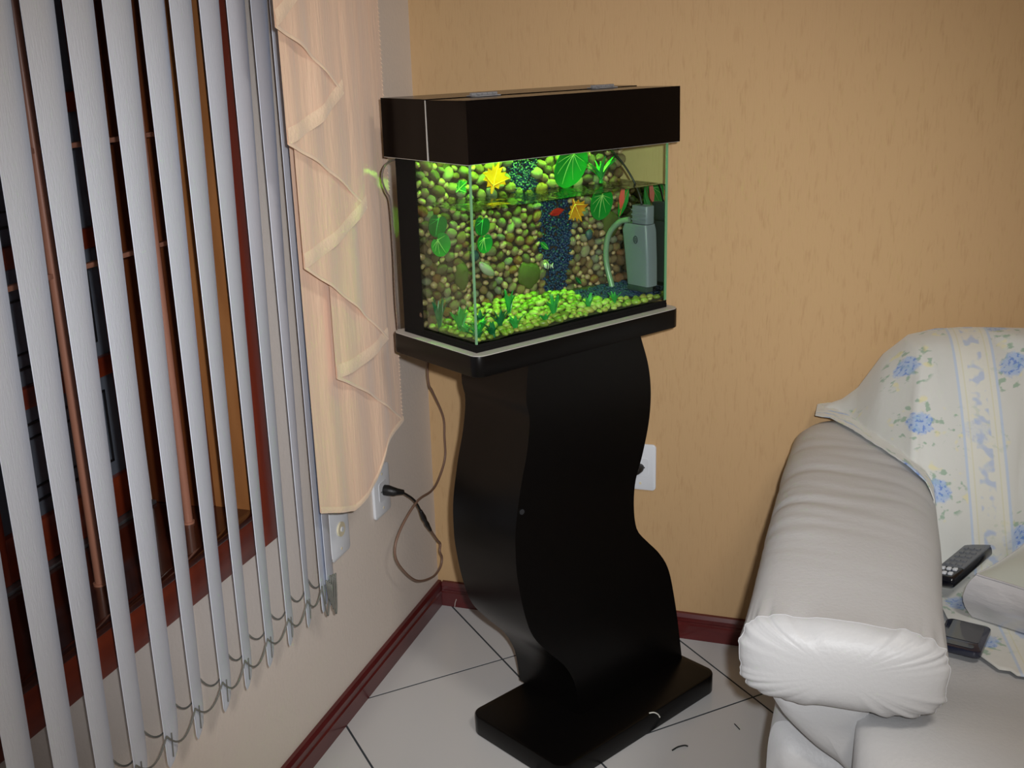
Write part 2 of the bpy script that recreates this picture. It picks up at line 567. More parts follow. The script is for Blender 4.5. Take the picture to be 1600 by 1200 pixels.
# sash with muntins and obscured panes
ST = [(-0.936, -0.896), (-1.30, -1.262), (-1.68, -1.642), (-2.06, -2.022), (-2.295, -2.262)]
for a, b in ST:
    wobj('stile', (-0.24, -0.21, a, b, 0.657, 2.095), M['casing_v'])
ZB = [(0.657, 0.735), (0.927, 0.963), (1.158, 1.194), (1.390, 1.424), (1.620, 1.654), (1.85, 1.884), (2.06, 2.095)]
for k in range(len(ST) - 1):
    ya, yb = ST[k + 1][1], ST[k][0]
    for a, b in ZB:
        wobj('muntin', (-0.239, -0.212, ya + 0.0003, yb - 0.0003, a, b), M['casing'])
    for i in range(len(ZB) - 1):
        za, zb = ZB[i][1], ZB[i + 1][0]
        pn = wobj('pane', (-0.230, -0.224, ya, yb, za, zb), M['pane'], bevel=0)
        fr = MB()
        for ins, w in ((0.030, 0.004), (0.058, 0.003)):
            y0, y1, z0, z1 = ya + ins + 1.55, yb - ins + 1.55, za + ins * .9, zb - ins * .9
            fr.box(-0.2245, -0.221, y0, y1, z0, z0 + w).box(-0.2245, -0.221, y0, y1, z1 - w, z1)
            fr.box(-0.2245, -0.221, y0, y0 + w, z0, z1).box(-0.2245, -0.221, y1 - w, y1, z0, z1)
        obj('lead_line', fr.mesh('lead_line'), M['came'], pn)

# security grille inside the window recess
gr = tag(empty('window_grille', (-0.08, -1.5, 0.65)), 'pinkish brown metal security grille standing on the dark window sill', 'window grille')
for y in (-0.961, -1.213, -1.462, -1.709, -1.956, -2.203):
    obj('bar', MB().tube([(0, y + 1.5, 0.001), (0, y + 1.5, 1.443)], 0.0082, 14).mesh('bar', smooth='auto'), M['bar'], gr)
    obj('foot', MB().tube([(0, y + 1.5, 0.0), (0, y + 1.5, 0.004)], 0.011, 14).mesh('foot', smooth='auto'), M['bar'], gr)
for z in (0.795, 0.982, 1.166, 1.351, 1.536, 1.72, 1.90):
    if 1.1 < z < 1.4 or z > 1.6:
        boxo('crossbar', (-0.005, 0.005, -0.795, 0.602, z - 0.65 - 0.004, z - 0.65 + 0.004), M['bar'], gr, 0.001)

# ------------------------------------------------------------------ vertical blind
blind = tag(empty('vertical_blind', (0.06, -1.4, 0.38)), 'pale grey vertical blind with linked slats hanging before the wooden window', 'window blind')
BO = Vector((0.06, -1.4, 0.38))
SW = 0.089
ZTOP, ZBOT = 2.2, 0.373
slat_y = [-0.7219, -0.75, -0.8127, -0.888, -0.9662, -1.0451, -1.1184, -1.2011, -1.2818, -1.360, -1.438, -1.516, -1.594, -1.672, -1.750, -1.828, -1.906, -1.984, -2.062, -2.14, -2.218, -2.296]


def slat_phi(z, phi_t, phi_b):
    return interp(z, [ZBOT, 1.0, 1.56], [phi_b, phi_b * 0.40 + phi_t * 0.60 if False else (phi_t + phi_b) / 2 - 0.012, phi_t])


def slat_mesh(seed, phi_t, phi_b):
    rnd = random.Random(seed)
    rows_f, rows_b = [], []
    nw, nh = 8, 40
    for i in range(nh + 1):
        t = i / nh
        # denser rows near the bottom, where the end is rounded
        z = ZBOT + (ZTOP - ZBOT) * (t ** 1.7)
        phi = slat_phi(z, phi_t, phi_b)
        # rounded lower end: the far corner is cut round, the near one slightly
        hz = z - ZBOT
        wmax = SW
        wmin = 0.0
        if hz < 0.075:
            q = hz / 0.075
            wmax = SW * (0.30 + 0.70 * math.sqrt(max(0, 1 - (1 - q) ** 2)))
        if hz < 0.008:
            wmin = 0.006 * (1 - hz / 0.008)
        rf, rb = [], []
        for j in range(nw + 1):
            w = wmin + (wmax - wmin) * j / nw
            cv = 0.004 * (1 - (2 * w / SW - 1) ** 2)
            u = Vector((math.sin(phi), math.cos(phi), 0))
            n = Vector((math.cos(phi), -math.sin(phi), 0))
            p = u * w + n * cv
            rf.append((p.x + n.x * 0.0005, p.y + n.y * 0.0005, z - BO.z))
            rb.append((p.x - n.x * 0.0005, p.y - n.y * 0.0005, z - BO.z))
        rows_f.append(rf)
        rows_b.append(rb)
    mb = MB()
    mb.grid(rows_f)
    mb.grid(rows_b)
    n1 = (nh + 1) * (nw + 1)
    W = nw + 1
    for i in range(nh):
        mb.f.append((i * W, (i + 1) * W, n1 + (i + 1) * W, n1 + i * W))
        mb.f.append((i * W + nw, (i + 1) * W + nw, n1 + (i + 1) * W + nw, n1 + i * W + nw))
    for j in range(nw):
        mb.f.append((j, j + 1, n1 + j + 1, n1 + j))
    return mb.mesh('slat', smooth='auto')


def catenary(a, b, sag, n=12):
    a, b = Vector(a), Vector(b)
    return [a.lerp(b, t / n) + Vector((0, 0, -sag * 4 * (t / n) * (1 - t / n))) for t in range(n + 1)]


obj('head_rail', MB().box(-0.03, 0.03, -0.95, 0.75, 1.82, 1.86).mesh('head_rail', smooth='auto', bevel=0.003), M['plate'], blind)
near, far = [], []
for k, y in enumerate(slat_y):
    rnd = random.Random(k * 3 + 1)
    pt = math.radians(-12.3 + rnd.uniform(-1.2, 1.2))
    pb = math.radians(-25 + rnd.uniform(-2, 2))
    if k < 2:
        pt, pb = math.radians(-14), math.radians(-21)
    me = slat_mesh(k, pt, pb)
    base = Vector((0.064 - BO.x, y - 0.004 - BO.y, 0))
    so = obj('slat', me, M['slat'], blind, base)
    # weight pocket at the lower end
    u = Vector((math.sin(pb), math.cos(pb), 0))
    n = Vector((math.cos(pb), -math.sin(pb), 0))
    pk = MB()
    rows = []
    for i in range(7):
        zz = 0.006 + 0.080 * i / 6
        q = min(1, zz / 0.075)
        wm = SW * (0.30 + 0.70 * math.sqrt(max(0, 1 - (1 - q) ** 2))) - 0.004
        rows.append([(u * (0.004 + (wm - 0.004) * j / 6) + n * (0.0014 + 0.004 * (1 - (2 * (wm * j / 6) / SW - 1) ** 2) + 0.0016 * math.sin(PI * j / 6) * math.sin(PI * min(1, i / 6 + .15)))) + Vector((0, 0, zz + ZBOT - BO.z)) for j in range(7)])
    obj('bottom_weight', pk.grid(rows).mesh('bottom_weight', smooth=True), M['slat'], so)
    slot = MB()
    s0 = u * 0.016 + n * 0.0058 + Vector((0, 0, ZBOT - BO.z + 0.014))
    s1 = u * 0.020 + n * 0.0064 + Vector((0, 0, ZBOT - BO.z + 0.056))
    obj('slot', slot.tube([s0, s1], 0.0011, 6).mesh('slot'), M['chain'], so)
    near.append(base + u * 0.002 + n * 0.003 + Vector((0, 0, ZBOT - BO.z + 0.062)))
    far.append(base + u * (SW - 0.008) + n * 0.002 + Vector((0, 0, ZBOT - BO.z + 0.070)))
for pts in (near, far):
    for a, b in zip(pts[:-1], pts[1:]):
        dist = (a - b).length
        sag = 0.030 if dist > 0.05 else 0.060 if dist > 0.03 else 0.075
        obj('bead_chain', MB().tube(catenary(a, b, sag + random.uniform(-.004, .006)), 0.00165, 6).mesh('bead_chain', smooth=True), M['chain'], blind)
# gathered chain hanging by the bunched slats
for q in range(4):
    a = near[0] + Vector((0.004 + q * .002, 0.002 + q * 0.004, 0.01))
    b = near[1] + Vector((0.006 + q * .002, 0.008 + q * 0.003, 0.01 - q * .004))
    obj('bead_chain', MB().tube(catenary(a, b, 0.05 + 0.01 * q), 0.0018, 6).mesh('bead_chain', smooth=True), M['chain'], blind)

# ------------------------------------------------------------------ peach curtain tail (cascade)
cur = tag(empty('curtain', (0.13, -0.7, 0.6)), 'peach fabric curtain tail with cascading zigzag folds beside the blind', 'curtain')
CB = Vector((0.13, -0.7, 0.6))
# fold lines: (x, y, hem z) front layer first; L/R alternate
folds = [(0.176, -0.76, 1.640), (0.168, -0.925, 1.515), (0.160, -0.691, 1.402), (0.152, -0.889, 1.330), (0.145, -0.594, 1.182),
         (0.137, -0.842, 1.111), (0.130, -0.503, 0.894), (0.121, -0.724, 0.872), (0.112, -0.412, 0.681)]
ZC = 2.22
NZ = 46


def layer(p0, p1, k, hem=None, z_off=0.0, xoff=0.0, nseg=22):
    rows = []
    for i in range(nseg + 1):
        t = i / nseg
        y = p0[1] + (p1[1] - p0[1]) * t
        # near fold ends the layer rolls over towards its neighbour
        s = t * t * (3 - 2 * t)
        x = p0[0] + (p1[0] - p0[0]) * s
        hz = hem(t) if hem else p0[2] + (p1[2] - p0[2]) * t + 0.012 * math.sin(PI * t) * (1 if k % 2 else -1)
        col = []
        for j in range(NZ + 1):
            q = j / NZ
            z = ZC + (hz - ZC) * q
            rip = 0.0022 * math.sin(y * 62 + k * 1.7 + z * 1.5) + 0.002 * nz(y * 24 + k, z * 3, k)
            env = min(1, 6 * t) * min(1, 6 * (1 - t))
            col.append((x + xoff + rip * env - CB.x, y - CB.y, z + z_off - CB.z))
        rows.append(col)
    return rows


def add_hem(p0, p1, k, hem=None, wid=0.026):
    rows = []
    for i in range(23):
        t = i / 22
        full = layer(p0, p1, k, hem, nseg=22)[i] if False else None
        y = p0[1] + (p1[1] - p0[1]) * t
        s = t * t * (3 - 2 * t)
        x = p0[0] + (p1[0] - p0[0]) * s
        hz = hem(t) if hem else p0[2] + (p1[2] - p0[2]) * t + 0.012 * math.sin(PI * t) * (1 if k % 2 else -1)
        col = []
        for j in range(7):
            z = hz - 0.0012 + (wid + 0.0012) * j / 6
            rip = 0.0022 * math.sin(y * 62 + k * 1.7 + z * 1.5) + 0.002 * nz(y * 24 + k, z * 3, k)
            env = min(1, 6 * t) * min(1, 6 * (1 - t))
            bul = 0.0016 + 0.0012 * math.sin(PI * j / 6)
            col.append((x + rip * env + bul - CB.x, y - CB.y, z - CB.z))
        rows.append(col)
    return MB().grid(rows).mesh('hem', smooth=True)


for k in range(len(folds) - 1):
    p0, p1 = folds[k], folds[k + 1]
    obj('fold_layer', MB().grid(layer(p0, p1, k)).mesh('fold_layer', smooth=True), M['peach'], cur)
    if k % 2 == 0 and k > 0 or k == 0:
        pass
    if k in (2, 4, 6) or k % 2 == 0:
        pass
    # turned hem shows on the layers that run back to the left
    if folds[k + 1][1] < folds[k][1]:
        obj('hem', add_hem(p0, p1, k), M['hem'], cur)
    else:
        obj('hem', add_hem(p0, p1, k, wid=0.006), M['hem'], cur)


def lasthem(t):
    # from the right fold down to the rounded bottom and back left
    y = -0.412 + (-0.80 + 0.412) * t
    return interp(-y, [0.412, 0.45, 0.50, 0.527, 0.545, 0.60, 0.657, 0.72, 0.79, 0.80],
                  [0.681, 0.672, 0.655, 0.628, 0.598, 0.577, 0.567, 0.590, 0.618, 0.622])


pL = (0.104, -0.80, 0.62)
obj('fold_layer', MB().grid(layer(folds[-1], pL, 8, lasthem, nseg=40)).mesh('fold_layer', smooth=True), M['peach'], cur)
obj('hem', add_hem(folds[-1], pL, 8, lasthem, wid=0.012), M['hem'], cur)
# ragged selvedge down the right-hand side
fr = MB()
rf = random.Random(5)
for i in range(170):
    z = 0.70 + (2.2 - 0.70) * i / 170
    ln = rf.uniform(0.003, 0.008)
    fr.tube([(0.112 - CB.x, -0.416 - CB.y, z - CB.z), (0.113 - CB.x, -0.416 + ln - CB.y, z - rf.uniform(0, .004) - CB.z)], [0.0012, 0.0006], 4)
tag(obj('selvedge_fringe', fr.mesh('selvedge_fringe'), M['hem'], cur), kind='stuff')
obj('curtain_rod', MB().tube([(0.0, -1.7, 1.63), (0.0, 0.45, 1.63)], 0.011, 12).mesh('curtain_rod', smooth='auto'), M['jamb2'], cur)

# ------------------------------------------------------------------ wall plates, plugs and cord
def wall_plate(name, label, loc, rz, kind, h=0.122, w=0.078):
    t = tag(empty(name, loc, rz), label, 'wall socket')
    # local: X along the wall, -Y out of the wall, Z up
    mb = MB().prism(rrect(-w / 2, w / 2, -h / 2, h / 2, 0.010), 0, -0.008, lambda u, y, z: (u, y, z))
    obj('plate', mb.mesh('plate', smooth='auto', bevel=0.0025, seg=2, angle=50), M['plate'], t)
    if kind == 'round':
        obj('jack_ring', MB().tube([(0, -0.0075, 0.004), (0, -0.0125, 0.004)], 0.0165, 24).mesh('jack_ring', smooth='auto'), M['cream'], t)
        obj('jack', MB().tube([(0, -0.0122, 0.004), (0, -0.0150, 0.004)], 0.006, 16).mesh('jack', smooth='auto'), M['plate'], t)
    else:
        mb = MB().prism(rrect(-0.021, 0.021, -0.024, 0.024, 0.008), -0.0078, -0.0092, lambda u, y, z: (u, y, z))
        obj('socket_insert', mb.mesh('socket_insert'), M['plate'], t)
        hb = MB()
        for dx in (-0.0095, 0, 0.0095):
            hb.tube([(dx, -0.009, 0), (dx, -0.0096, 0)], 0.0022, 10)
        obj('socket_holes', hb.mesh('socket_holes'), M['black_rubber'], t)
    for s in (-1, 1):
        z = s * (h / 2 - 0.018)
        obj('screw', MB().tube([(0, -0.0075, z), (0, -0.0088, z)], 0.0032, 12).mesh('screw', smooth='auto'), M['cream'], t)
    return t


wall_plate('wall_plate', 'white wall plate with round cream jack below the peach curtain', (0, -0.549, 0.462), PI / 2, 'round', w=0.088)
wall_plate('power_outlet', 'white power outlet with black plug on the beige wall', (0, -0.325, 0.466), PI / 2, 'socket', w=0.088)
wall_plate('power_outlet', 'white power outlet on tan wall half hidden by the black stand', (0.566, 0, 0.460), 0, 'socket')

pc = tag(empty('electric_cable', (0.01, -0.318, 0.4655)), 'brown power cord looping from beige wall outlet up behind the aquarium', 'cable')
PCB = Vector((0.01, -0.318, 0.4655))
plugpts = [(0.0095, -0.318, 0.4655), (0.018, -0.318, 0.4655), (0.034, -0.316, 0.463), (0.040, -0.312, 0.462), (0.050, -0.300, 0.457)]
obj('plug', MB().tube([Vector(p) - PCB for p in plugpts], [0.013, 0.0135, 0.011, 0.0085, 0.0062], 14).mesh('plug', smooth='auto'), M['black_rubber'], pc)
bpts = [(0.048, -0.302, 0.458), (0.056, -0.262, 0.425), (0.055, -0.2304, 0.3929), (0.052, -0.1812, 0.3284)]
obj('plug_lead', MB().tube([Vector(p) - PCB for p in crom(bpts, 6)], 0.0031, 8).mesh('plug_lead', smooth=True), M['black_rubber'], pc)
cpts = [(0.052, -0.1812, 0.3284), (0.0505, -0.150, 0.291),
        (0.05, -0.110, 0.246), (0.05, -0.0898, 0.2244), (0.052, -0.100, 0.208), (0.05, -0.0830, 0.180),
        (0.05, -0.100, 0.160), (0.05, -0.1559, 0.1601), (0.05, -0.2564, 0.2007), (0.05, -0.3439, 0.2817), (0.05, -0.3666, 0.3345), (0.053, -0.3305, 0.3767),
        (0.062, -0.2483, 0.4129), (0.058, -0.150, 0.400), (0.05, -0.0809, 0.4021), (0.05, -0.030, 0.4422), (0.05, -0.0255, 0.500), (0.05, -0.0285, 0.559), (0.05, -0.090, 0.645),
        (0.05, -0.110, 0.6693), (0.052, -0.118, 0.7154), (0.07, -0.13, 0.80), (0.10, -0.16, 0.95), (0.14, -0.20, 1.10), (0.20, -0.26, 1.25)]
obj('cord', MB().tube([Vector(p) - PCB for p in crom(cpts, 8)], 0.0030, 8).mesh('cord', smooth=True), M['brown_cord'], pc)
sp = crom([(0.0545, -0.215, 0.3735), (0.052, -0.1812, 0.3284), (0.0505, -0.150, 0.291)], 5)
obj('splice', MB().tube([Vector(p) - PCB for p in sp], [0.0042, 0.005, 0.006, 0.007, 0.0062, 0.005, 0.0062, 0.006, 0.005, 0.0046, 0.0042][:len(sp)], 8).mesh('splice', smooth=True), M['black_rubber'], pc)
p2 = tag(empty('plug', (0.566, -0.009, 0.460)), 'small black plug in the outlet behind the black stand', 'plug')
obj('plug_body', MB().tube([(0, 0, 0), (0, -0.012, 0), (-0.004, -0.024, -0.004), (-0.012, -0.034, -0.010)], [0.010, 0.0105, 0.008, 0.004], 12).mesh('plug_body', smooth='auto'), M['black_rubber'], p2)
obj('plug_cord', MB().tube(crom([(-0.010, -0.033, -0.009), (-0.04, -0.05, -0.03), (-0.09, -0.06, -0.02), (-0.16, -0.07, 0.06)], 6), 0.003, 8).mesh('plug_cord', smooth=True), M['black_rubber'], p2)

# ------------------------------------------------------------------ aquarium stand
P0 = Vector((0.40364, -0.71039, 0))
TH = 0.556673
TRZ = PI / 2 - TH           # tank frame: local X along its front, local Y to its back
TF = Matrix.Translation(P0) @ Matrix.Rotation(TRZ, 4, 'Z')


def Tp(a, b, z):
    return TF @ Vector((a, b, z))


stand = tag(empty('aquarium_stand', (0.545, -0.385, 0)), 'black aquarium stand with a wavy S-shaped column on a rectangular foot', 'stand')


def put(o, mworld, parent):
    o.parent = parent
    o.matrix_local = Matrix.Translation(-parent.location) @ mworld if parent.rotation_euler.z == 0 else parent.matrix_world.inverted() @ mworld
    return o


BF = Matrix.Translation((0.5488, -0.6836, 0)) @ Matrix.Rotation(PI / 2 - 0.503855, 4, 'Z')
mb = MB().prism(rrect(0, 0.522, 0, 0.2923, 0.03, 8), 0.001, 0.0485, lambda u, y, w: (u, w, y))
put(obj('foot', mb.mesh('foot', smooth='auto', bevel=0.003, seg=2, angle=50), M['black']), BF, stand)

leftp = [(0.130, 0.889), (0.122, 0.817), (0.130, 0.775), (0.121, 0.71), (0.102, 0.64), (0.086, 0.559), (0.0835, 0.50), (0.086, 0.452), (0.100, 0.372), (0.123, 0.303),
         (0.164, 0.248), (0.214, 0.192), (0.242, 0.140), (0.252, 0.093), (0.257, 0.0486)]
rightp = [(0.447, 0.889), (0.453, 0.872), (0.474, 0.814), (0.483, 0.753), (0.478, 0.686), (0.458, 0.614), (0.436, 0.558), (0.431, 0.498), (0.441, 0.441), (0.473, 0.402),
          (0.517, 0.356), (0.551, 0.301), (0.576, 0.206), (0.594, 0.109), (0.604, 0.0486)]
lp = crom([(a, 0, z) for a, z in leftp], 5)
rp = crom([(a, 0, z) for a, z in rightp], 5)


def curve_at(pts, z):
    for a, b in zip(pts[:-1], pts[1:]):
        if (a.z - z) * (b.z - z) <= 0 and a.z != b.z:
            return a.x + (b.x - a.x) * (z - a.z) / (b.z - a.z)
    return pts[-1].x if z < pts[-1].z else pts[0].x


NS = 64
zz = [0.0486 + (0.889 - 0.0486) * i / NS for i in range(NS + 1)]
Lq = [(curve_at(lp, z), z) for z in zz]
Rq = [(curve_at(rp, z), z) for z in zz]
SF = Matrix.Translation(P0) @ Matrix.Rotation(PI / 2 - 0.53, 4, 'Z')
bm_ = MB()
rows = []
for (lx, z), (rx, _) in zip(Lq, Rq):
    rows.append([(lx, 0, z), (rx, 0, z), (rx, 0.20, z), (lx, 0.20, z)])
bm_.grid(rows, closed_v=True)
bm_.f.append((0, 1, 2, 3))
n_ = (len(rows) - 1) * 4
bm_.f.append((n_ + 3, n_ + 2, n_ + 1, n_))
put(obj('wavy_column', bm_.mesh('wavy_column', smooth='auto'), M['black']), SF, stand)
scr = MB().tube([(curve_at(lp, 0.585) + 0.012, 0.0005, 0.588), (curve_at(lp, 0.585) + 0.012, -0.0025, 0.588)], 0.0055, 14)
put(obj('screw', scr.mesh('screw', smooth='auto'), M['screw']), SF, stand)

PLX0, PLX1, PLY0, PLY1 = -0.0037, 0.5503, -0.0088, 0.2744
mb = MB().prism(rrect(PLX0, PLX1, PLY0, PLY1, 0.022, 8), 0.889, 0.9290, lambda u, y, w: (u, w, y))
put(obj('top_plate', mb.mesh('top_plate', smooth='auto', bevel=0.0015, seg=2, angle=50), M['black']), TF, stand)
mb = MB().prism(rrect(PLX0 + 0.0012, PLX1 - 0.0012, PLY0 + 0.0012, PLY1 - 0.0012, 0.021, 8), 0.9291, 0.9305, lambda u, y, w: (u, w, y))
tag(put(obj('top_sheet', mb.mesh('top_sheet', smooth='auto'), M['silver']), TF, stand), 'pale silver top edge')

# ------------------------------------------------------------------ aquarium
aq = tag(empty('aquarium', P0, TRZ), 'glass aquarium with green lit water and a pebble backdrop on the black stand', 'aquarium')
GX0, GX1, GY0, GY1 = 0.0156, 0.5310, 0.0164, 0.2492
GZ0, GZ1 = 0.9404, 1.3000
T = 0.004
boxo('foam_mat', (GX0 - 0.001, GX1 + 0.001, GY0 - 0.001, GY1 + 0.001, 0.9307, 0.9400), M['blackedge'], aq)
boxo('bottom_pane', (GX0, GX1, GY0, GY1, 0.9402, 0.9442), M['glass'], aq)
boxo('front_pane', (GX0, GX1, GY0, GY0 + T, 0.9444, GZ1), M['glass'], aq)
WZ = 1.1919
boxo('left_pane', (GX0, GX0 + T, GY0 + T + 0.0002, GY1 - T - .0002, 0.9444, GZ1), M['glass'], aq)
boxo('right_pane', (GX1 - T, GX1, GY0 + T + 0.0002, GY1 - T - .0002, WZ, GZ1), M['glass'], aq)
tag(boxo('right_pane', (GX1 - T, GX1, GY0 + T + 0.0002, GY1 - T - .0002, 0.9444, WZ - 0.0002), M['glass_wet'], aq), 'mirror-like right pane below the waterline')
boxo('back_pane', (GX0, GX1, GY1 - T, GY1, 0.9444, GZ1), M['glass'], aq)
boxo('black_band', (GX0 - 0.0012, GX0 - 0.0002, 0.183, GY1, 0.9404, 1.278), M['blackedge'], aq)
boxo('black_band', (GX0, GX1, GY1 + 0.0002, GY1 + 0.0012, 0.9404, 1.278), M['blackedge'], aq)
boxo('black_strip', (GX0 - 0.0008, GX0 - 0.0001, GY0, 0.1828, 0.9404, 0.9462), M['blackedge'], aq)
boxo('black_strip', (GX0, GX1, GY0 - 0.0008, GY0 - 0.0001, 0.9404, 0.9462), M['blackedge'], aq)
boxo('glass_edge', (GX0 - 0.0004, GX0 + 0.0030, GY0 - 0.0006, GY0 + 0.0030, 0.9464, 1.2780), M['glassedge'], aq)
boxo('glass_edge', (GX1 - 0.0032, GX1 + 0.0004, GY0 - 0.0006, GY0 + 0.0032, 0.9464, 1.2780), M['glassedge'], aq)
# water surface with a meniscus lip
ws = MB()
nx, ny = 40, 16
rows = []
for i in range(nx + 1):
    r_ = []
    for j in range(ny + 1):
        a = GX0 + T + 0.0003 + (GX1 - GX0 - 2 * T - 0.0006) * i / nx
        b = GY0 + T + 0.0003 + (0.240 - GY0 - T) * j / ny
        z = WZ + 0.0009 * nz(a * 22, b * 22, 2) + (0.0012 if i in (0, nx) or j == 0 else 0)
        r_.append((a, b, z))
    rows.append(r_)
obj('water', ws.grid(rows).mesh('water', smooth=True), M['water'], aq)

# backdrop: a cement board, nearer the front on the right, set with river pebbles
B0, B1 = 0.197, 0.150


def bd(a):
    return B0 + (B1 - B0) * a / 0.53


back = MB()
back.prism([(GX0 + T + .0005, bd(GX0)), (GX1 - T - .0005, bd(GX1)), (GX1 - T - .0005, 0.244), (GX0 + T + .0005, 0.244)], 0.9445, 1.275, lambda u, y, w: (u, w, y))
backdrop = obj('pebble_backdrop', back.mesh('pebble_backdrop'), M['backboard'], aq)


def blue_band(a, z):
    if z > WZ:
        return 0.2345 + 0.003 * math.sin(z * 90) < a < 0.305 + 0.003 * math.sin(z * 70)
    t = (WZ - z) / (WZ - 0.945)
    l = interp(t, [0, .25, .6, 1], [0.292, 0.303, 0.310, 0.316])
    r = interp(t, [0, .2, .6, 1], [0.375, 0.392, 0.388, 0.362])
    w = 0.004 * math.sin(z * 110) + 0.003 * math.sin(z * 57)
    return l + w < a < r + w


def stone_mesh(seed, sub=2):
    bm = bmesh.new()
    bmesh.ops.create_icosphere(bm, subdivisions=sub, radius=1.0)
    for v in bm.verts:
        d = 1 + 0.22 * nz(v.co.x * 1.1 + seed * 7.3, v.co.y * 1.1, v.co.z * 1.1 + seed)
        v.co *= d
    for f in bm.faces:
        f.smooth = True
    me = bpy.data.meshes.new('pebble')
    bm.to_mesh(me)
    bm.free()
    return me


stones = [stone_mesh(i) for i in range(8)]
for me in stones:
    me.materials.append(M['pebble'])
bedmesh = [stone_mesh(i + 20) for i in range(6)]
for me in bedmesh:
    me.materials.append(M['bedstone'])

BIG = [(0.276, 1.020, 0.031, 0.029), (0.112, 1.041, 0.017, 0.030), (0.4945, 1.102, 0.024, 0.030)]
rp_ = random.Random(11)
spots = []
tries = 0
while tries < 26000:
    tries += 1
    a = rp_.uniform(GX0 + T + 0.004, GX1 - T - 0.004)
    z = rp_.uniform(0.952, 1.272)
    ph = min(1.0, tries / 9000)
    r = rp_.uniform(0.0088, 0.0125) * (1 - 0.42 * ph) * (1.22 if z > WZ else 1.0)
    if blue_band(a, z):
        continue
    if any((a - x) ** 2 / sx ** 2 + (z - y) ** 2 / sz ** 2 < 0.85 for x, y, sx, sz in BIG):
        continue
    ok = True
    for (x, y, q) in spots:
        if abs(x - a) < 0.028 and abs(y - z) < 0.028 and (x - a) ** 2 + (y - z) ** 2 < (0.80 * (r + q)) ** 2:
            ok = False
            break
    if ok:
        spots.append((a, z, r))
spots.sort(key=lambda s: -s[2])
stuffmb = MB()
for i, (a, z, r) in enumerate(spots):
    rx, rz_ = r * rp_.uniform(0.95, 1.3), r * rp_.uniform(0.72, 0.98)
    m_ = (Matrix.Translation((a, bd(a) - 0.004, z)) @ Matrix.Rotation(rp_.uniform(-1.2, 1.2), 4, 'Y') @ Matrix.Diagonal((rx, r * 0.85, rz_, 1)))
    if i < 298:
        o = obj('pebble', stones[i % 8], None, backdrop)
        o.matrix_local = m_
    else:
        me = stones[i % 8]
        stuffmb.add([m_ @ v.co for v in me.vertices], [tuple(p.vertices) for p in me.polygons])
if stuffmb.v:
    me = stuffmb.mesh('small_pebbles', smooth=True)
    mp = mat('small_river_pebbles', rgb(150, 120, 90), rough=0.35, var=1.0, vscale=(75, 75, 75), col2=rgb(176, 150, 112), detail=1)
    nt = mp.node_tree
    r_ = [n for n in nt.nodes if n.type == 'VALTORGB'][0]
    obj('small_pebbles', me, mp, backdrop)['kind'] = 'stuff'
for x, y, sx, sz in BIG:
    o = obj('flat_stone', stone_mesh(31, 3), M['olive'], backdrop)
    o.matrix_local = Matrix.Translation((x, bd(x) - 0.004, y)) @ Matrix.Diagonal((sx, 0.012, sz, 1))
o = obj('slate_chip', stone_mesh(33), M['slate'], backdrop)
o.matrix_local = Matrix.Translation((0.139, bd(0.139) - 0.010, 1.077)) @ Matrix.Diagonal((0.014, 0.008, 0.013, 1))
o = obj('slate_chip', stone_mesh(34), M['slate'], backdrop)
o.matrix_local = Matrix.Translation((0.43, bd(0.43) - 0.012, 1.085)) @ Matrix.Diagonal((0.010, 0.007, 0.012, 1))
o = obj('pale_stone', stone_mesh(35), M['palestone'], backdrop)
o.matrix_local = Matrix.Translation((0.166, bd(0.166) - 0.012, 1.046)) @ Matrix.Rotation(0.7, 4, 'Y') @ Matrix.Diagonal((0.024, 0.009, 0.010, 1))
# the blue gravel band
bl = MB()
tries = 0
ico = stone_mesh(40, 1)
while tries < 5200:
    tries += 1
    a = rp_.uniform(0.22, 0.42)
    z = rp_.uniform(0.948, 1.272)
    if not blue_band(a, z):
        continue
    r = rp_.uniform(0.0022, 0.0042)
    m_ = Matrix.Translation((a, bd(a) - rp_.uniform(0.0, 0.006), z)) @ Matrix.Rotation(rp_.uniform(0, 6), 4, 'Y') @ Matrix.Diagonal((r, r, r * .8, 1))
    bl.add([m_ @ v.co for v in ico.vertices], [tuple(p.vertices) for p in ico.polygons])
obj('blue_gravel_band', bl.mesh('blue_gravel_band', smooth=True), M['blue'], backdrop)['kind'] = 'stuff'

# gravel bed
def bedz(a, b):
    t = max(0.0, min(1.0, (a - 0.03) / 0.14))
    return 0.948 + 0.028 * t * t * (3 - 2 * t) * (b - 0.02) / 0.15


bed = tag(empty('gravel_bed', P0, TRZ), 'pale green-lit pebble bed covering the aquarium bottom', 'gravel')
bmesh_ = MB()
rows = []
for i in range(31):
    r_ = []
    for j in range(11):
        a = GX0 + T + 0.001 + (GX1 - GX0 - 2 * T - 0.002) * i / 30
        b = GY0 + T + 0.001 + (0.165 - GY0 - T) * j / 10
        b = min(b, bd(a) - 0.002)
        z = bedz(a, b) + 0.003 * nz(a * 20, b * 20)
        r_.append((a, b, z))
    rows.append(r_)
bmesh_.grid(rows)
obj('bed_grit', bmesh_.mesh('bed_grit', smooth=True), M['backboard'], bed)['kind'] = 'stuff'
bs = []
tries = 0
while tries < 6000 and len(bs) < 290:
    tries += 1
    a = rp_.uniform(GX0 + T + 0.009, GX1 - T - 0.009)
    b = GY0 + T + 0.008 + (0.15) * (rp_.random() ** (1.0 if a < 0.12 else 1.5))
    if b > bd(a) - 0.012:
        continue
    if a > 0.36 and b > 0.035 + 0.05 * (0.53 - a) / 0.17:
        continue
    r = rp_.uniform(0.006, 0.0125)
    if any((x - a) ** 2 + (y - b) ** 2 < (0.72 * (r + q)) ** 2 for x, y, q in bs):
        continue
    bs.append((a, b, r))
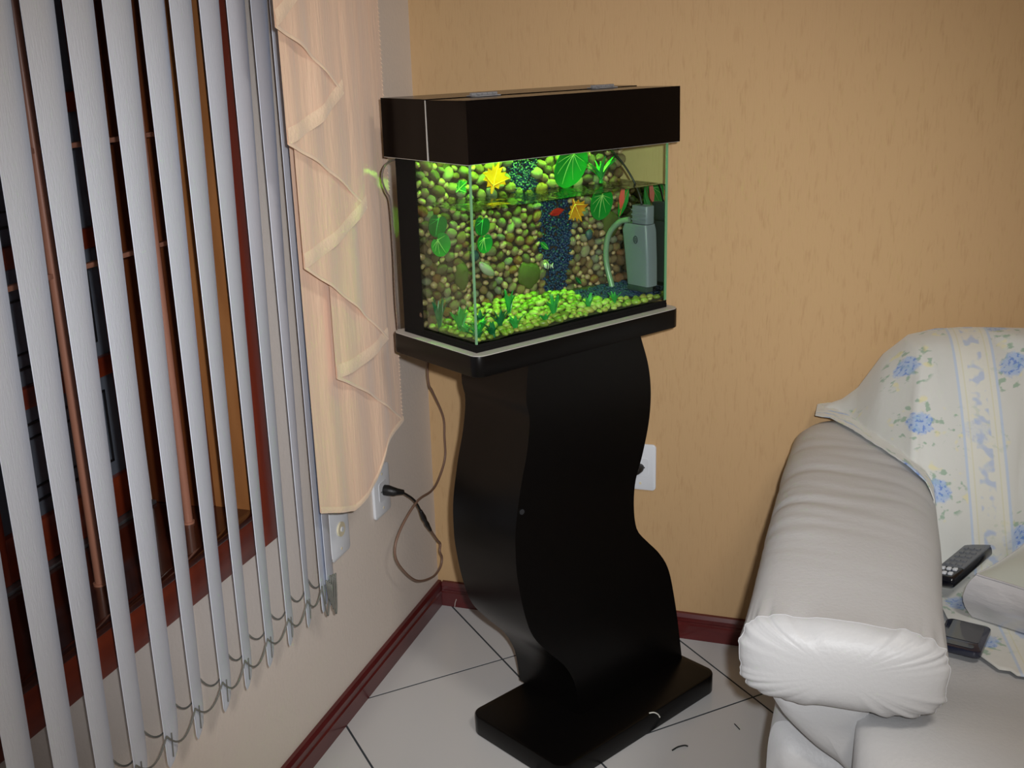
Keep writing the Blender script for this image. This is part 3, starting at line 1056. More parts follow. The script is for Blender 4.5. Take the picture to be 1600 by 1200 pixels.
for i, (a, b, r) in enumerate(bs):
    o = obj('bed_pebble', bedmesh[i % 6], None, bed)
    z = bedz(a, b)
    o.matrix_local = (Matrix.Translation((a, b, z + r * 0.3)) @ Matrix.Rotation(rp_.uniform(0, 6), 4, 'Z') @ Matrix.Rotation(rp_.uniform(-.4, .4), 4, 'X')
                      @ Matrix.Diagonal((r * 1.05, r * 0.85, r * 0.62, 1)))
bl = MB()
for _ in range(900):
    a = rp_.uniform(0.36, GX1 - T - 0.004)
    b = rp_.uniform(0.03, 0.135)
    if b < 0.035 + 0.05 * (0.53 - a) / 0.17:
        continue
    z = bedz(a, b) + 0.003
    r = rp_.uniform(0.0022, 0.004)
    m_ = Matrix.Translation((a, b, z)) @ Matrix.Diagonal((r, r, r * .8, 1))
    bl.add([m_ @ v.co for v in ico.vertices], [tuple(p.vertices) for p in ico.polygons])
obj('blue_gravel', bl.mesh('blue_gravel', smooth=True), M['blue'], bed)['kind'] = 'stuff'


# --- artificial leaves
def leaf(name, label, outline, size, a, z, off, rot, tilt, m, mv, veins, cup=0.15, lean=0.0):
    """flat-ish leaf with thickness; outline in unit coords (u right, w up); faces the tank front"""
    b = bd(a) - off
    t = tag(empty(name, Tp(a, b, z), TRZ), label, 'artificial leaf')
    rm = Matrix.Rotation(lean, 4, 'Z') @ Matrix.Rotation(tilt, 4, 'X') @ Matrix.Rotation(rot, 4, 'Y')

    def P(u, w, d=0.0):
        c = cup * (u * u + 0.6 * w * w)
        return rm @ Vector((u * size, (-c * size * 0.6 + d), w * size))
    n = len(outline)
    mb = MB()
    rings = [1.0, 0.66, 0.33]
    fv, bv = [], []
    for s in rings:
        fv += [P(u * s, w * s, 0) for u, w in outline]
    fv.append(P(0, 0, 0))
    for s in rings:
        bv += [P(u * s, w * s, 0.0012) for u, w in outline]
    bv.append(P(0, 0, 0.0012))
    fs = []
    for k in range(2):
        fs += [(k * n + i, k * n + (i + 1) % n, (k + 1) * n + (i + 1) % n, (k + 1) * n + i) for i in range(n)]
    fs += [(2 * n + i, 2 * n + (i + 1) % n, 3 * n) for i in range(n)]
    N = len(fv)
    mb.add(fv + bv, fs + [tuple(i + N for i in f)[::-1] for f in fs] + [(i, i + N, (i + 1) % n + N, (i + 1) % n) for i in range(n)])
    obj('blade', mb.mesh('blade', smooth='auto'), m, t)
    for v0, v1, rr in veins:
        pts = [P(v0[0] + (v1[0] - v0[0]) * k / 5, v0[1] + (v1[1] - v0[1]) * k / 5, -0.0006) for k in range(6)]
        obj('vein', MB().tube(pts, [rr * (1 - .13 * k) for k in range(6)], 5).mesh('vein', smooth=True), mv, t)
    return t


def heart(n=36):
    out = []
    for i in range(n):
        th = 2 * PI * i / n
        r = 1.0 - 0.18 * math.cos(th - PI / 2) ** 9 if math.cos(th - PI / 2) > 0 else 1.0
        r *= 1 + 0.12 * max(0, -math.sin(th)) ** 6 - 0.06 * math.cos(4 * th) * 0.4
        if abs(th - PI / 2) < 0.32:
            r *= 0.62 + 0.38 * abs(th - PI / 2) / 0.32
        out.append((r * math.cos(th), r * math.sin(th)))
    return out


HV = [((0, 0.6), (0, -0.95), 0.0011)] + [((0, 0.5), (sx * c, sy), 0.0007) for sx in (-1, 1) for c, sy in ((0.75, 0.35), (0.8, -0.1), (0.55, -0.6))]
maple = [(0, 1.0), (0.14, 0.62), (0.34, 0.74), (0.30, 0.42), (0.62, 0.52), (0.56, 0.34), (0.95, 0.24), (0.66, 0.08), (0.78, -0.12), (0.42, -0.16), (0.40, -0.42), (0.14, -0.34),
         (0.05, -0.72), (-0.05, -0.72), (-0.14, -0.34), (-0.40, -0.42), (-0.42, -0.16), (-0.78, -0.12), (-0.66, 0.08), (-0.95, 0.24), (-0.56, 0.34), (-0.62, 0.52), (-0.30, 0.42), (-0.34, 0.74), (-0.14, 0.62)]
MV = [((0, -0.7), (0, 0.92), 0.0009), ((0, -0.3), (0.85, 0.22), 0.0007), ((0, -0.3), (-0.85, 0.22), 0.0007)]
lance = [(0.0, 1.0), (0.22, 0.62), (0.36, 0.2), (0.34, -0.25), (0.18, -0.7), (0, -1.0), (-0.18, -0.7), (-0.34, -0.25), (-0.36, 0.2), (-0.22, 0.62)]
LV = [((0, -0.9), (0, 0.9), 0.0007)]

leaf('artificial_leaf', 'large glossy bright green leaf above the waterline under the hood', heart(), 0.045, 0.366, 1.240, 0.026, 0.35, 0.25, M['leaf'], M['vein'], HV, 0.35)
leaf('maple_leaf', 'yellow orange maple leaf above the waterline beside the blue gravel', maple, 0.038, 0.182, 1.224, 0.026, 0.25, 0.1, M['yellow'], M['veinorange'], MV, 0.2)
leaf('flower_leaf', 'small pale green lobed leaf above the waterline near the left pane', maple, 0.019, 0.106, 1.216, 0.022, 0.9, 0.2, M['plant'], M['vein'], MV, 0.3)
leaf('artificial_leaf', 'round green leaf with pale veins just below the waterline', heart(), 0.033, 0.4475, 1.152, 0.028, 0.15, 0.1, M['leaf'], M['vein'], HV, 0.2)
leaf('maple_leaf', 'orange maple leaf just below the waterline left of round green leaf', maple, 0.033, 0.386, 1.146, 0.024, 2.7, 0.0, M['orange'], M['veinorange'], MV, 0.2)
leaf('artificial_leaf', 'dark red leaf below the waterline at top of the blue gravel', lance, 0.021, 0.336, 1.144, 0.022, 1.45, 0.0, M['red'], M['red'], LV, 0.2)
rl = leaf('artificial_leaf', 'green leaf with pink red centre below the waterline beside the filter', lance, 0.034, 0.488, 1.152, 0.052, 0.45, 0.0, M['leaf'], M['pinkred'], LV, 0.1)
obj('red_centre', MB().prism([(-0.004, 0.030), (0.006, 0.026), (0.004, 0.000), (-0.008, -0.014), (-0.011, 0.008)], -0.0022, -0.0010, lambda u, y, w: (u - .004, y, w)).mesh('red_centre'), M['pinkred'], rl)
leaf('artificial_leaf', 'refracted repeat of dark green leaf in left pane, upper of pair', heart(20), 0.022, 0.050, 1.150, 0.022, 0.3, 0.0, M['leafdark'], M['veindark'], HV[:3], 0.2)  # pair added again to imitate its refracted second view through the left pane
leaf('artificial_leaf', 'refracted repeat of bright green pointed leaf in left pane, lower of pair', heart(20), 0.023, 0.053, 1.112, 0.024, -0.6, 0.1, M['leaf'], M['vein'], HV[:5], 0.25)
leaf('artificial_leaf', 'dark green leaf right of front glass corner, upper of the pair', heart(20), 0.019, 0.152, 1.137, 0.022, 0.2, 0.0, M['leafdark'], M['veindark'], HV[:3], 0.2)
leaf('artificial_leaf', 'bright green leaf right of front glass corner, lower of the pair', heart(20), 0.019, 0.155, 1.102, 0.024, -0.2, 0.1, M['leaf'], M['vein'], HV[:5], 0.25)
leaf('artificial_leaf', 'small green pointed leaf at left edge of the blue gravel', lance, 0.016, 0.303, 1.078, 0.022, -0.9, 0.2, M['leaf'], M['vein'], LV, 0.3)
leaf('artificial_leaf', 'small dark green leaf low at right of the blue gravel', lance, 0.013, 0.391, 0.992, 0.022, -0.8, 0.1, M['leafdark'], M['veindark'], LV, 0.3)


# --- plastic plants
def plant(label, a, b, blades, h, spread, m, wid=0.0045, seed=0, z0=None):
    rnd = random.Random(seed)
    z = bedz(a, b) if z0 is None else z0
    t = tag(empty('aquarium_plant', Tp(a, b, z), TRZ), label, 'aquarium plant')
    for k in range(blades):
        an = 2 * PI * k / blades + rnd.uniform(-.4, .4)
        ln = h * 1.3 * rnd.uniform(0.7, 1.05)
        sp_ = spread * 1.3 * rnd.uniform(0.5, 1.1)
        dx, dy = math.cos(an), math.sin(an) * 0.45
        side = Vector((-math.sin(an), math.cos(an) * .45, 0)).normalized()
        if abs(side.x) < 0.5:
            side = Vector((0.8, 0.3, 0))
        L_, R_ = [], []
        for i in range(7):
            s = i / 6
            p = Vector((dx * sp_ * s ** 1.6, dy * sp_ * s ** 1.6, ln * (s - 0.18 * s * s)))
            w = wid * math.sin(PI * min(0.97, 0.15 + 0.85 * s)) + 0.0003
            L_.append(p - side * w)
            R_.append(p + side * w)
        front = MB().grid([[l, (l + r) / 2 + Vector((0, -0.0012, 0)), r] for l, r in zip(L_, R_)])
        front.grid([[r + Vector((0, .0007, 0)), (l + r) / 2 + Vector((0, -0.0005, 0)), l + Vector((0, .0007, 0))] for l, r in zip(L_, R_)])
        obj('frond', front.mesh('frond', smooth=True), m, t)
    obj('stem_base', MB().tube([(0, 0, -0.002), (0, 0, 0.006)], [0.005, 0.003], 8).mesh('stem_base'), m, t)
    return t


plant('leafy green plastic plant at foot of the blue gravel', 0.240, 0.050, 9, 0.045, 0.020, M['plant'], 0.0038, 1)
plant('two-bladed green plastic plant right of the blue gravel foot', 0.330, 0.045, 5, 0.032, 0.018, M['plant'], 0.0036, 2)
plant('small green plastic plant near the filter', 0.405, 0.045, 6, 0.026, 0.020, M['plant'], 0.0034, 3)
plant('feathery green plant standing right of the front glass corner', 0.165, 0.100, 9, 0.050, 0.014, M['plant'], 0.0040, 4)
plant('low dark green plant in front of the pebbles by glass corner', 0.110, 0.060, 8, 0.034, 0.022, M['plantdark'], 0.0042, 5)
plant('bushy green plant behind the left pane', 0.050, 0.110, 10, 0.046, 0.022, M['plant'], 0.0046, 6)
plant('tall thin green plant at left rear of the aquarium', 0.030, 0.150, 8, 0.062, 0.016, M['plantdark'], 0.0038, 7)
plant('broad-leaved bright green plant at the front glass corner', 0.048, 0.050, 7, 0.028, 0.026, M['plant'], 0.0058, 8)
plant('short green plant among bed pebbles left of the blue gravel', 0.205, 0.035, 7, 0.022, 0.018, M['plant'], 0.0042, 9)
for k, (a, b, lb) in enumerate((
        (0.034, 0.034, 'dark green sprig tight against the front left glass corner'),
        (0.042, 0.080, 'bright green sprig halfway along the left pane'),
        (0.072, 0.036, 'dark green sprig against the front pane beside the glass corner'),
        (0.078, 0.086, 'bright green sprig between the glass corner and the feathery plant'),
        (0.098, 0.108, 'dark green sprig at the foot of the tall olive stone'),
        (0.128, 0.036, 'bright green sprig by front pane below the pale grey stone'))):
    plant(lb, a, b, 7, 0.020 + 0.004 * (k % 3), 0.020, M['plant'] if k % 2 else M['plantdark'], 0.0048, 30 + k)
plant('loose green algae tuft above the waterline at right', 0.435, 0.115, 12, 0.050, 0.040, M['plant'], 0.0036, 10, z0=1.198)

# --- small fish
fx, fz = 0.3022, 1.0392
fish = tag(empty('fish', Tp(fx, bd(fx) - 0.032, fz), TRZ), 'tiny silvery fish with black stripes in front of the blue gravel', 'fish')
rows = []
for i in range(9):
    s = i / 8
    r = 0.0075 * math.sin(PI * min(0.96, 0.06 + 0.9 * s)) ** 0.7
    rows.append([(-0.010 + 0.020 * s, r * 0.45 * math.cos(2 * PI * k / 10), r * math.sin(2 * PI * k / 10) - 0.004 * s) for k in range(10)])
obj('body', MB().grid(rows, closed_v=True).mesh('body', smooth=True), M['fish'], fish)
obj('tail', MB().prism([(0.009, -0.004), (0.016, 0.002), (0.0145, -0.004), (0.016, -0.010)], -0.0006, 0.0006, lambda u, y, w: (u, y, w)).mesh('tail'), M['fish'], fish)
for s in (0.35, 0.62):
    r = 0.0077 * math.sin(PI * min(0.96, 0.06 + 0.9 * s)) ** 0.7
    ring = [(-0.010 + 0.020 * s, r * 0.47 * math.cos(2 * PI * k / 14), r * 1.02 * math.sin(2 * PI * k / 14) - 0.004 * s) for k in range(15)]
    obj('stripe', MB().tube(ring, 0.0009, 6, caps=False).mesh('stripe', smooth=True), M['fishdark'], fish)

# --- internal filter on the right pane
fil = tag(empty('aquarium_filter', P0, TRZ), 'pale blue-grey box filter with curved tube at right end of the aquarium', 'aquarium filter')
FA0, FA1 = 0.480, 0.512
mb = MB()
rows = []
for z, b0_, b1_, a0_, a1_ in ((0.980, 0.022, 0.084, FA0, FA1), (1.040, 0.023, 0.091, FA0 - .001, FA1), (1.096, 0.026, 0.098, FA0 - .002, FA1), (1.110, 0.030, 0.094, FA0, FA1)):
    rows.append([(u, w, z) for u, w in rrect(a0_, a1_, b0_, b1_, 0.006, 3)])
mb.grid(rows, closed_v=True)
n_ = len(rows[0])
mb.f.append(tuple(range(n_)))
mb.f.append(tuple(range(n_ * 3, n_ * 4))[::-1])
obj('body', mb.mesh('body', smooth='auto'), M['filter'], fil)
mb = MB()
rows = [[(u, w, z) for u, w in rrect(FA0 + 0.003, FA1 - 0.003, 0.030, 0.075, 0.006, 3)] for z in (1.1105, 1.149)]
mb.grid(rows, closed_v=True)
mb.f.append(tuple(range(n_)))
mb.f.append(tuple(range(n_, n_ * 2))[::-1])
obj('pump_head', mb.mesh('pump_head', smooth='auto', bevel=0.002, seg=2, angle=50), M['filter'], fil)
for i in range(3):
    boxo('head_rib', (FA0 + 0.0015, FA0 + 0.003, 0.032, 0.073, 1.118 + 0.010 * i, 1.121 + 0.010 * i), M['filter'], fil)
obj('tube', MB().tube(crom([(0.486, 0.082, 1.117), (0.478, 0.105, 1.110), (0.470, 0.126, 1.085), (0.466, 0.132, 1.052), (0.466, 0.130, 1.015), (0.468, 0.116, 0.970)], 7), 0.0062, 12).mesh('tube', smooth='auto'), M['tubing'], fil)
em = MB()
em.tube([(FA0 - 0.0026, 0.056 + 0.0058 * math.cos(2 * PI * k / 20), 1.078 + 0.0075 * math.sin(2 * PI * k / 20)) for k in range(21)], 0.0009, 5, caps=False)
for dz in (-0.003, 0, 0.003):
    em.box(FA0 - 0.0028, FA0 - 0.0012, 0.0525, 0.0595, 1.078 + dz - 0.0007, 1.078 + dz + 0.0007)
obj('emblem', em.mesh('emblem'), M['emblem'], fil)
boxo('intake_grille', (FA0 - 0.001, FA0 + 0.02, 0.026, 0.080, 0.968, 0.9795), M['emblem'], fil, 0.001)

# lead running over the rim into the tank
ld = tag(empty('filter_lead', P0, TRZ), 'thin dark cable slanting from the hood to the waterline at right', 'cable')
obj('lead', MB().tube(crom([(0.440, 0.108, 1.276), (0.455, 0.104, 1.262), (0.478, 0.092, 1.232), (0.492, 0.078, 1.200), (0.494, 0.062, 1.172), (0.494, 0.054, 1.1495)], 6), 0.0022, 8).mesh('lead', smooth=True), M['black_rubber'], ld)

# grey lead at the left rear of the tank
gl = tag(empty('lamp_lead', P0, TRZ), 'grey lamp cable looping behind the left rear tank corner', 'cable')
obj('lead', MB().tube(crom([(0.05, 0.262, 1.272), (0.010, 0.262, 1.268), (-0.006, 0.262, 1.255), (-0.010, 0.262, 1.235), (-0.004, 0.260, 1.212), (0.004, 0.259, 1.19), (0.006, 0.259, 1.10), (0.004, 0.259, 1.0), (0.006, 0.259, 0.936)], 6), 0.0019, 8).mesh('lead', smooth=True), M['grey_cord'], gl)

# ------------------------------------------------------------------ hood
hood = tag(empty('aquarium_hood', P0, TRZ), 'black box hood with hinged front lid covering the aquarium top', 'aquarium hood')
HL, HD, HZ0, HZ1 = 0.5466, 0.2656, 1.2782, 1.3879
SPL = 0.121
w = 0.009
rear = MB()
rear.box(0, w, SPL, HD, HZ0, HZ1 - w).box(HL - w, HL, SPL, HD, HZ0, HZ1 - w).box(w, HL - w, HD - w, HD, HZ0, HZ1 - w)
rear.box(0, HL, SPL, HD, HZ1 - w, HZ1)
obj('rear_box', rear.mesh('rear_box'), M['blackwood'], hood)
lid = obj('lid', None, None, hood) if False else empty('lid_pivot', (0, SPL, HZ1), 0, None)
bpy.data.objects.remove(lid)
lm = MB()
e = SPL - 0.0022
lm.box(0, w, w, e, HZ0, HZ1 - w).box(HL - w, HL, w, e, HZ0, HZ1 - w).box(0, HL, 0, w, HZ0, HZ1 - w)
lm.box(0, HL, 0, e, HZ1 - w, HZ1)
for i, p in enumerate(lm.v):    # lid stands a touch ajar, turning about its hinges
    dy, dz = p[1] - SPL, p[2] - HZ1
    an = math.radians(-0.9)
    lm.v[i] = (p[0], SPL + dy * math.cos(an) - dz * math.sin(an), HZ1 + dy * math.sin(an) + dz * math.cos(an) - 0.0016)
lido = obj('lid', lm.mesh('lid'), M['blackwood'], hood)
boxo('edge_strip', (-0.0006, w * .8, SPL - 0.0006, SPL + 0.0006, HZ0, HZ1 - 0.002), M['whiteedge'], hood)
boxo('edge_strip', (-0.0003, 0.0086, SPL + .002, HD, HZ0 - 0.0008, HZ0 - 0.0001), M['whiteedge'], hood)
boxo('edge_strip', (HL - 0.0086, HL + 0.0003, SPL + .002, HD, HZ0 - 0.0008, HZ0 - 0.0001), M['whiteedge'], hood)
boxo('edge_strip', (-0.0003, HL + .0003, 0.0012, 0.0098, HZ0 - 0.0008, HZ0 - 0.0001), M['whiteedge'], hood)
boxo('edge_strip', (-0.0003, 0.0086, 0.0100, SPL - 0.002, HZ0 - 0.0008, HZ0 - 0.0001), M['whiteedge'], hood)
for a in (0.105, 0.415):
    h_ = obj('hinge', MB().box(a, a + 0.062, SPL - 0.013, SPL + 0.013, HZ1 - 0.0006, HZ1 + 0.0014).mesh('hinge'), M['hinge'], hood)
    for q in range(5):
        a0 = a + 0.0126 * q
        obj('knuckle', MB().tube([(a0, SPL, HZ1 + 0.0032), (a0 + 0.0112, SPL, HZ1 + 0.0032)], 0.0032, 12).mesh('knuckle', smooth='auto'), M['hinge'], h_)
    for q in (0.012, 0.050):
        for s in (-1, 1):
            obj('screw_head', MB().tube([(a + q, SPL + s * 0.008, HZ1 + 0.0013), (a + q, SPL + s * 0.008, HZ1 + 0.0022)], 0.0026, 10).mesh('screw_head'), M['screw'], h_)
baffle = MB()  # unseen skirts and louvres added to keep green spill off the room
baffle.box(0.035, 0.452, 0.0955, 0.0965, 1.2795, 1.3660).box(0.035, 0.452, 0.0966, 0.150, 1.3626, 1.3660).box(0.4505, 0.452, 0.0966, 0.150, 1.2850, 1.3625).box(0.035, 0.0365, 0.0966, 0.150, 1.2800, 1.3625)
for q in range(1, 8):
    baffle.box(0.036 + 0.052 * q, 0.0368 + 0.052 * q, 0.1185, 0.150, 1.2800, 1.3625)
    baffle.box(0.036 + 0.052 * q, 0.0368 + 0.052 * q, 0.0966, 0.1185, 1.2800, 1.3390)
obj('added_lamp_baffle', baffle.mesh('added_lamp_baffle'), M['tubewhite'], hood)
lt = obj('lamp_tube', MB().tube([(0.06, 0.108, 1.350), (0.430, 0.108, 1.350)], 0.0095, 14).mesh('lamp_tube', smooth='auto'), M['lamp'], hood)
for a in (0.045, 0.430):
    obj('lamp_socket', MB().tube([(a, 0.1085, 1.350), (a + 0.015, 0.1085, 1.350)], 0.0115, 12).mesh('lamp_socket', smooth='auto'), M['tubewhite'], hood)

# ------------------------------------------------------------------ sofa
sofa = tag(empty('sofa', (1.7, -0.5, 0)), 'white leather sofa with a padded bolster arm against the tan wall', 'sofa')
SO = Vector((1.7, -0.5, 0))
XC, WX = 1.085, 0.149
ZC_, HZ = 0.565, 0.100


def sgn(v):
    return -1 if v < 0 else 1


def yfront(z):
    return -1.030 + 0.022 * max(0, min(1, (z - 0.515) / 0.130)) ** 1.5


def arm_hc(s):
    # the bolster thins towards its front end: half height and centre height
    t = max(0, min(1, (s - 0.55) / 0.45))
    t = t * t * (3 - 2 * t)
    return 0.100 - 0.034 * t, 0.565 + 0.014 * t


def arm_section(phi, s=1.0):
    ex = 0.62
    s_ = s
    HZ, ZC_ = arm_hc(s)
    c, s = math.cos(phi), math.sin(phi)
    tq = max(0, min(1, (s_ - 0.5) / 0.5))
    x = XC + WX * sgn(c) * abs(c) ** (ex - 0.14 * tq)
    hz = HZ
    z = ZC_ + hz * sgn(s) * abs(s) ** (0.70 - 0.14 * tq)
    return x, z


def arm_top(x, y):
    c = (x - XC) / WX
    if abs(c) >= 1:
        return -1
    HZ, ZC_ = arm_hc((y + 0.062) / -0.968)
    c = abs(c) ** (1 / 0.62)
    s = math.sqrt(max(0, 1 - c * c))
    return ZC_ + HZ * s ** 0.70


def wrinkle(x, y, z, phi):
    top = max(0, math.sin(phi))
    side = max(0, -math.cos(phi))
    fy = (y + 1.03) / 0.97
    env = math.exp(-((fy - 0.50) / 0.30) ** 2)
    w = 0.0
    n_1 = nz(x * 5 + y * 3.0, y * 30 + 7 * (x - 1.1), 3)
    w += -0.006 * env * (top * 0.8 + side * 0.5) * max(0, n_1) ** 0.8 * 1.3
    w += 0.003 * nz(x * 6, y * 6, z * 6)
    d = (y - yfront(z))
    puck = math.exp(-abs(d) / 0.030)
    w += 0.0042 * puck * (nz(phi * 9.0, 2, 5) + 0.5 * math.sin(phi * 17))
    return w


NP = 150
rows = []
stations = [0, .02, .05, .1, .16] + [0.16 + 0.84 * (i / 70) for i in range(1, 69)] + [0.99, 1.0]
YR = -0.062
arm = MB()
for si, s in enumerate(stations):
    r_ = []
    rear_shrink = 1.0 - 0.35 * (1 - min(1, s / 0.10)) ** 2
    for k in range(NP):
        phi = 2 * PI * k / NP
        x, z = arm_section(phi, s)
        x = XC + (x - XC) * rear_shrink
        ZC_ = arm_hc(s)[1]
        z = ZC_ + (z - ZC_) * rear_shrink
        y = YR + (yfront(z) - YR) * s
        w_ = wrinkle(x, y, z, phi)
        nx_, nz__ = math.cos(phi), math.sin(phi)
        # slight swelling along the arm
        sw = 1 + 0.02 * math.sin(PI * s)
        r_.append(((XC + (x - XC) * sw + nx_ * w_) - SO.x, y - SO.y, (ZC_ + (z - ZC_) * sw + nz__ * w_)))
    rows.append(r_)
arm.grid(rows, closed_v=True)
arm.f.append(tuple(range(NP)))
obj('arm_bolster', arm.mesh('arm_bolster', smooth=True), M['leather'], sofa)
# front end panel of the bolster, gathered into the seam
cap = MB()
rows = []
for c in (1.0, 0.985, 0.95, 0.9, 0.82, 0.72, 0.6, 0.45, 0.3, 0.15, 0.02):
    r_ = []
    for k in range(NP):
        phi = 2 * PI * k / NP
        x, z = arm_section(phi, 1.0)
        w_ = wrinkle(x, yfront(z), z, phi)
        x1 = XC + (x + math.cos(phi) * w_ - XC) * c
        ZC_ = arm_hc(1.0)[1]
        z1 = ZC_ + (z + math.sin(phi) * w_ - ZC_) * c
        bulge = 0.030 * (1 - c ** 4) ** 0.6
        pl_ = math.exp(-((1 - c) / 0.22) ** 2) * min(1, (1 - c) * 25)
        fold = 0.0042 * (nz(phi * 8, 1.5, 9) + 0.7 * nz(phi * 17, 3.5, 2)) * pl_ * (0.35 + 0.65 * max(0, math.sin(phi)))
        r_.append((x1 - SO.x, yfront(z1) - bulge - fold - SO.y, z1))
    rows.append(r_)
cap.grid(rows, closed_v=True)
cap.f.append(tuple(len(cap.v) - NP + k for k in range(NP)))
obj('arm_end_panel', cap.mesh('arm_end_panel', smooth=True), M['leather'], sofa)
seam = []
for k in range(NP + 1):
    phi = 2 * PI * (k % NP) / NP
    x, z = arm_section(phi, 1.0)
    w_ = wrinkle(x, yfront(z), z, phi) + 0.0002
    seam.append((x + math.cos(phi) * w_ - SO.x, yfront(z) - 0.0006 - SO.y, z + math.sin(phi) * w_))
obj('seam_piping', MB().tube(seam, 0.0006, 6, caps=False).mesh('seam_piping', smooth=True), M['leather'], sofa)


def puffy(name, poly, y0, y1, puff, m, inset=0.03, parent=sofa, org=SO):
    """outline (x,z) extruded in y, with pillowed front face at y0"""
    n = len(poly)
    cx = sum(p[0] for p in poly) / n
    cz = sum(p[1] for p in poly) / n
    mb = MB()
    rows = [[(x - org.x, y1 - org.y, z) for x, z in poly], [(x - org.x, y0 + inset - org.y, z) for x, z in poly]]
    for c in (0.0, .25, .5, .7, .85, .95):
        sc = 1 - c * 0.98
        edge = math.sqrt(max(0, 1 - (1 - min(1, c / 0.3)) ** 2))
        rows.append([(cx + (x - cx) * sc - org.x, y0 + inset * (1 - edge) - puff * (1 - (1 - c) ** 2) - org.y, cz + (z - cz) * sc) for x, z in poly])
    mb.grid(rows, closed_v=True)
    mb.f.append(tuple(range(n)))
    mb.f.append(tuple(len(mb.v) - n + k for k in range(n))[::-1])
    return obj(name, mb.mesh(name, smooth=True), m, parent)


def smoothpoly(pts, n=6):
    q = pts + pts[:3]
    out = []
    P = [Vector((x, 0, z)) for x, z in pts]
    N = len(P)
    for i in range(N):
        a, b, c, d = P[i - 1], P[i], P[(i + 1) % N], P[(i + 2) % N]
        for k in range(n):
            t = k / n
            v = 0.5 * ((2 * b) + (c - a) * t + (2 * a - 5 * b + 4 * c - d) * t * t + (3 * b - a - 3 * c + d) * t ** 3)
            out.append((v.x, v.z))
    return out


puffy('arm_panel', smoothpoly([(0.966, 0.53), (0.975, 0.495), (0.998, 0.465), (1.05, 0.418), (1.10, 0.385), (1.125, 0.36), (1.14, 0.37), (1.142, 0.48), (1.13, 0.525), (1.06, 0.535)]), -1.005, -0.15, 0.012, M['leather'])
puffy('arm_side', smoothpoly([(0.982, 0.40), (0.978, 0.30), (0.980, 0.10), (1.00, 0.045), (1.10, 0.04), (1.16, 0.06), (1.165, 0.30), (1.15, 0.38), (1.06, 0.41), (1.005, 0.425)]), -0.985, -0.10, 0.015, M['leather'])


def rounded_block(name, x0, x1, y0, y1, z0, z1, r, m, crown=0.0, wr=0.0, parent=sofa, org=SO, nx=40, ny=30, e=4.0):
    """superellipsoid cushion with crowned top"""
    mb = MB()
    rows = []
    cx, cy, cz = (x0 + x1) / 2, (y0 + y1) / 2, (z0 + z1) / 2
    hx, hy, hz = (x1 - x0) / 2, (y1 - y0) / 2, (z1 - z0) / 2
    U, V = 72, 36
    for j in range(V + 1):
        v = -PI / 2 + PI * j / V
        r_ = []
        for i in range(U):
            u = 2 * PI * i / U
            f = lambda c, p: sgn(c) * abs(c) ** p
            cu, su, cv, sv = math.cos(u), math.sin(u), math.cos(v), math.sin(v)
            x = cx + hx * f(cv, 2 / e * 1.2) * f(cu, 2 / (e * 2.2))
            y = cy + hy * f(cv, 2 / e * 1.2) * f(su, 2 / (e * 2.2))
            z = cz + hz * f(sv, 2 / e * 1.2)
            if sv > 0:
                z += crown * (1 - ((x - cx) / hx) ** 2) * (1 - ((y - cy) / hy) ** 2)
            if wr:
                q = wr * nz(x * 9, y * 9, z * 9)
                z += q
                x += q * 0.6
            r_.append((x - org.x, y - org.y, z))
        rows.append(r_)
    mb.grid(rows, closed_v=True)
    return obj(name, mb.mesh(name, smooth=True, weld=True), m, parent)


sprof = [(-0.30, 0.30), (-0.30, 0.40), (-0.31, 0.440), (-0.36, 0.446), (-0.55, 0.446), (-0.70, 0.447), (-0.80, 0.452), (-0.88, 0.466), (-0.96, 0.486), (-1.02, 0.494),
         (-1.075, 0.482), (-1.115, 0.445), (-1.132, 0.38), (-1.125, 0.30), (-1.09, 0.20), (-1.06, 0.08), (-0.95, 0.07), (-0.90, 0.28)]
scv = smoothpoly(sprof, 5)
cy_ = sum(p[0] for p in scv) / len(scv)
rows = []
for x, q in [(1.112, 0.90), (1.114, 0.945), (1.122, 0.975), (1.135, 0.992), (1.152, 1.0)] + [(1.152 + (2.27 - 1.152) * k / 40, 1.0) for k in range(1, 41)] + [(2.29, 0.98), (2.30, 0.92)]:
    rows.append([(x - SO.x, -0.72 + (y + 0.72) * q + 0.0 - SO.y, 0.30 + (z - 0.30) * q + 0.004 * nz(x * 7, y * 7, z * 5) * (1 if z > 0.2 else 0)) for y, z in scv])
sc_m = MB().grid(rows, closed_v=True)
n_ = len(rows[0])
sc_m.f.append(tuple(range(n_)))
sc_m.f.append(tuple(len(sc_m.v) - n_ + k for k in range(n_))[::-1])
obj('seat_cushion', sc_m.mesh('seat_cushion', smooth='auto'), M['leather'], sofa)
boxo('frame', (1.10 - SO.x, 2.32 - SO.x, -0.93 - SO.y, -0.05 - SO.y, 0.04, 0.30), M['leather'], sofa, 0.02, 3)

# backrest profile (y, z) from behind, over the top, down the front
BPROF = [(-0.030, 0.52), (-0.032, 0.66), (-0.040, 0.80), (-0.070, 0.865), (-0.13, 0.888), (-0.20, 0.870), (-0.27, 0.800), (-0.33, 0.70), (-0.375, 0.58), (-0.395, 0.50), (-0.41, 0.462)]
HXS = [0.99, 1.007, 1.04, 1.072, 1.12, 1.168, 1.22, 1.27, 1.40]
HHS = [0.655, 0.672, 0.690, 0.722, 0.808, 0.858, 0.877, 0.884, 0.888]


def bky(x):
    return interp(x, [0.985, 1.02, 1.07, 1.11, 1.15, 1.19, 1.23, 1.27], [0.20, 0.28, 0.46, 0.63, 0.78, 0.90, 0.97, 1.0])


def bh(x):
    return interp(x, HXS, HHS)


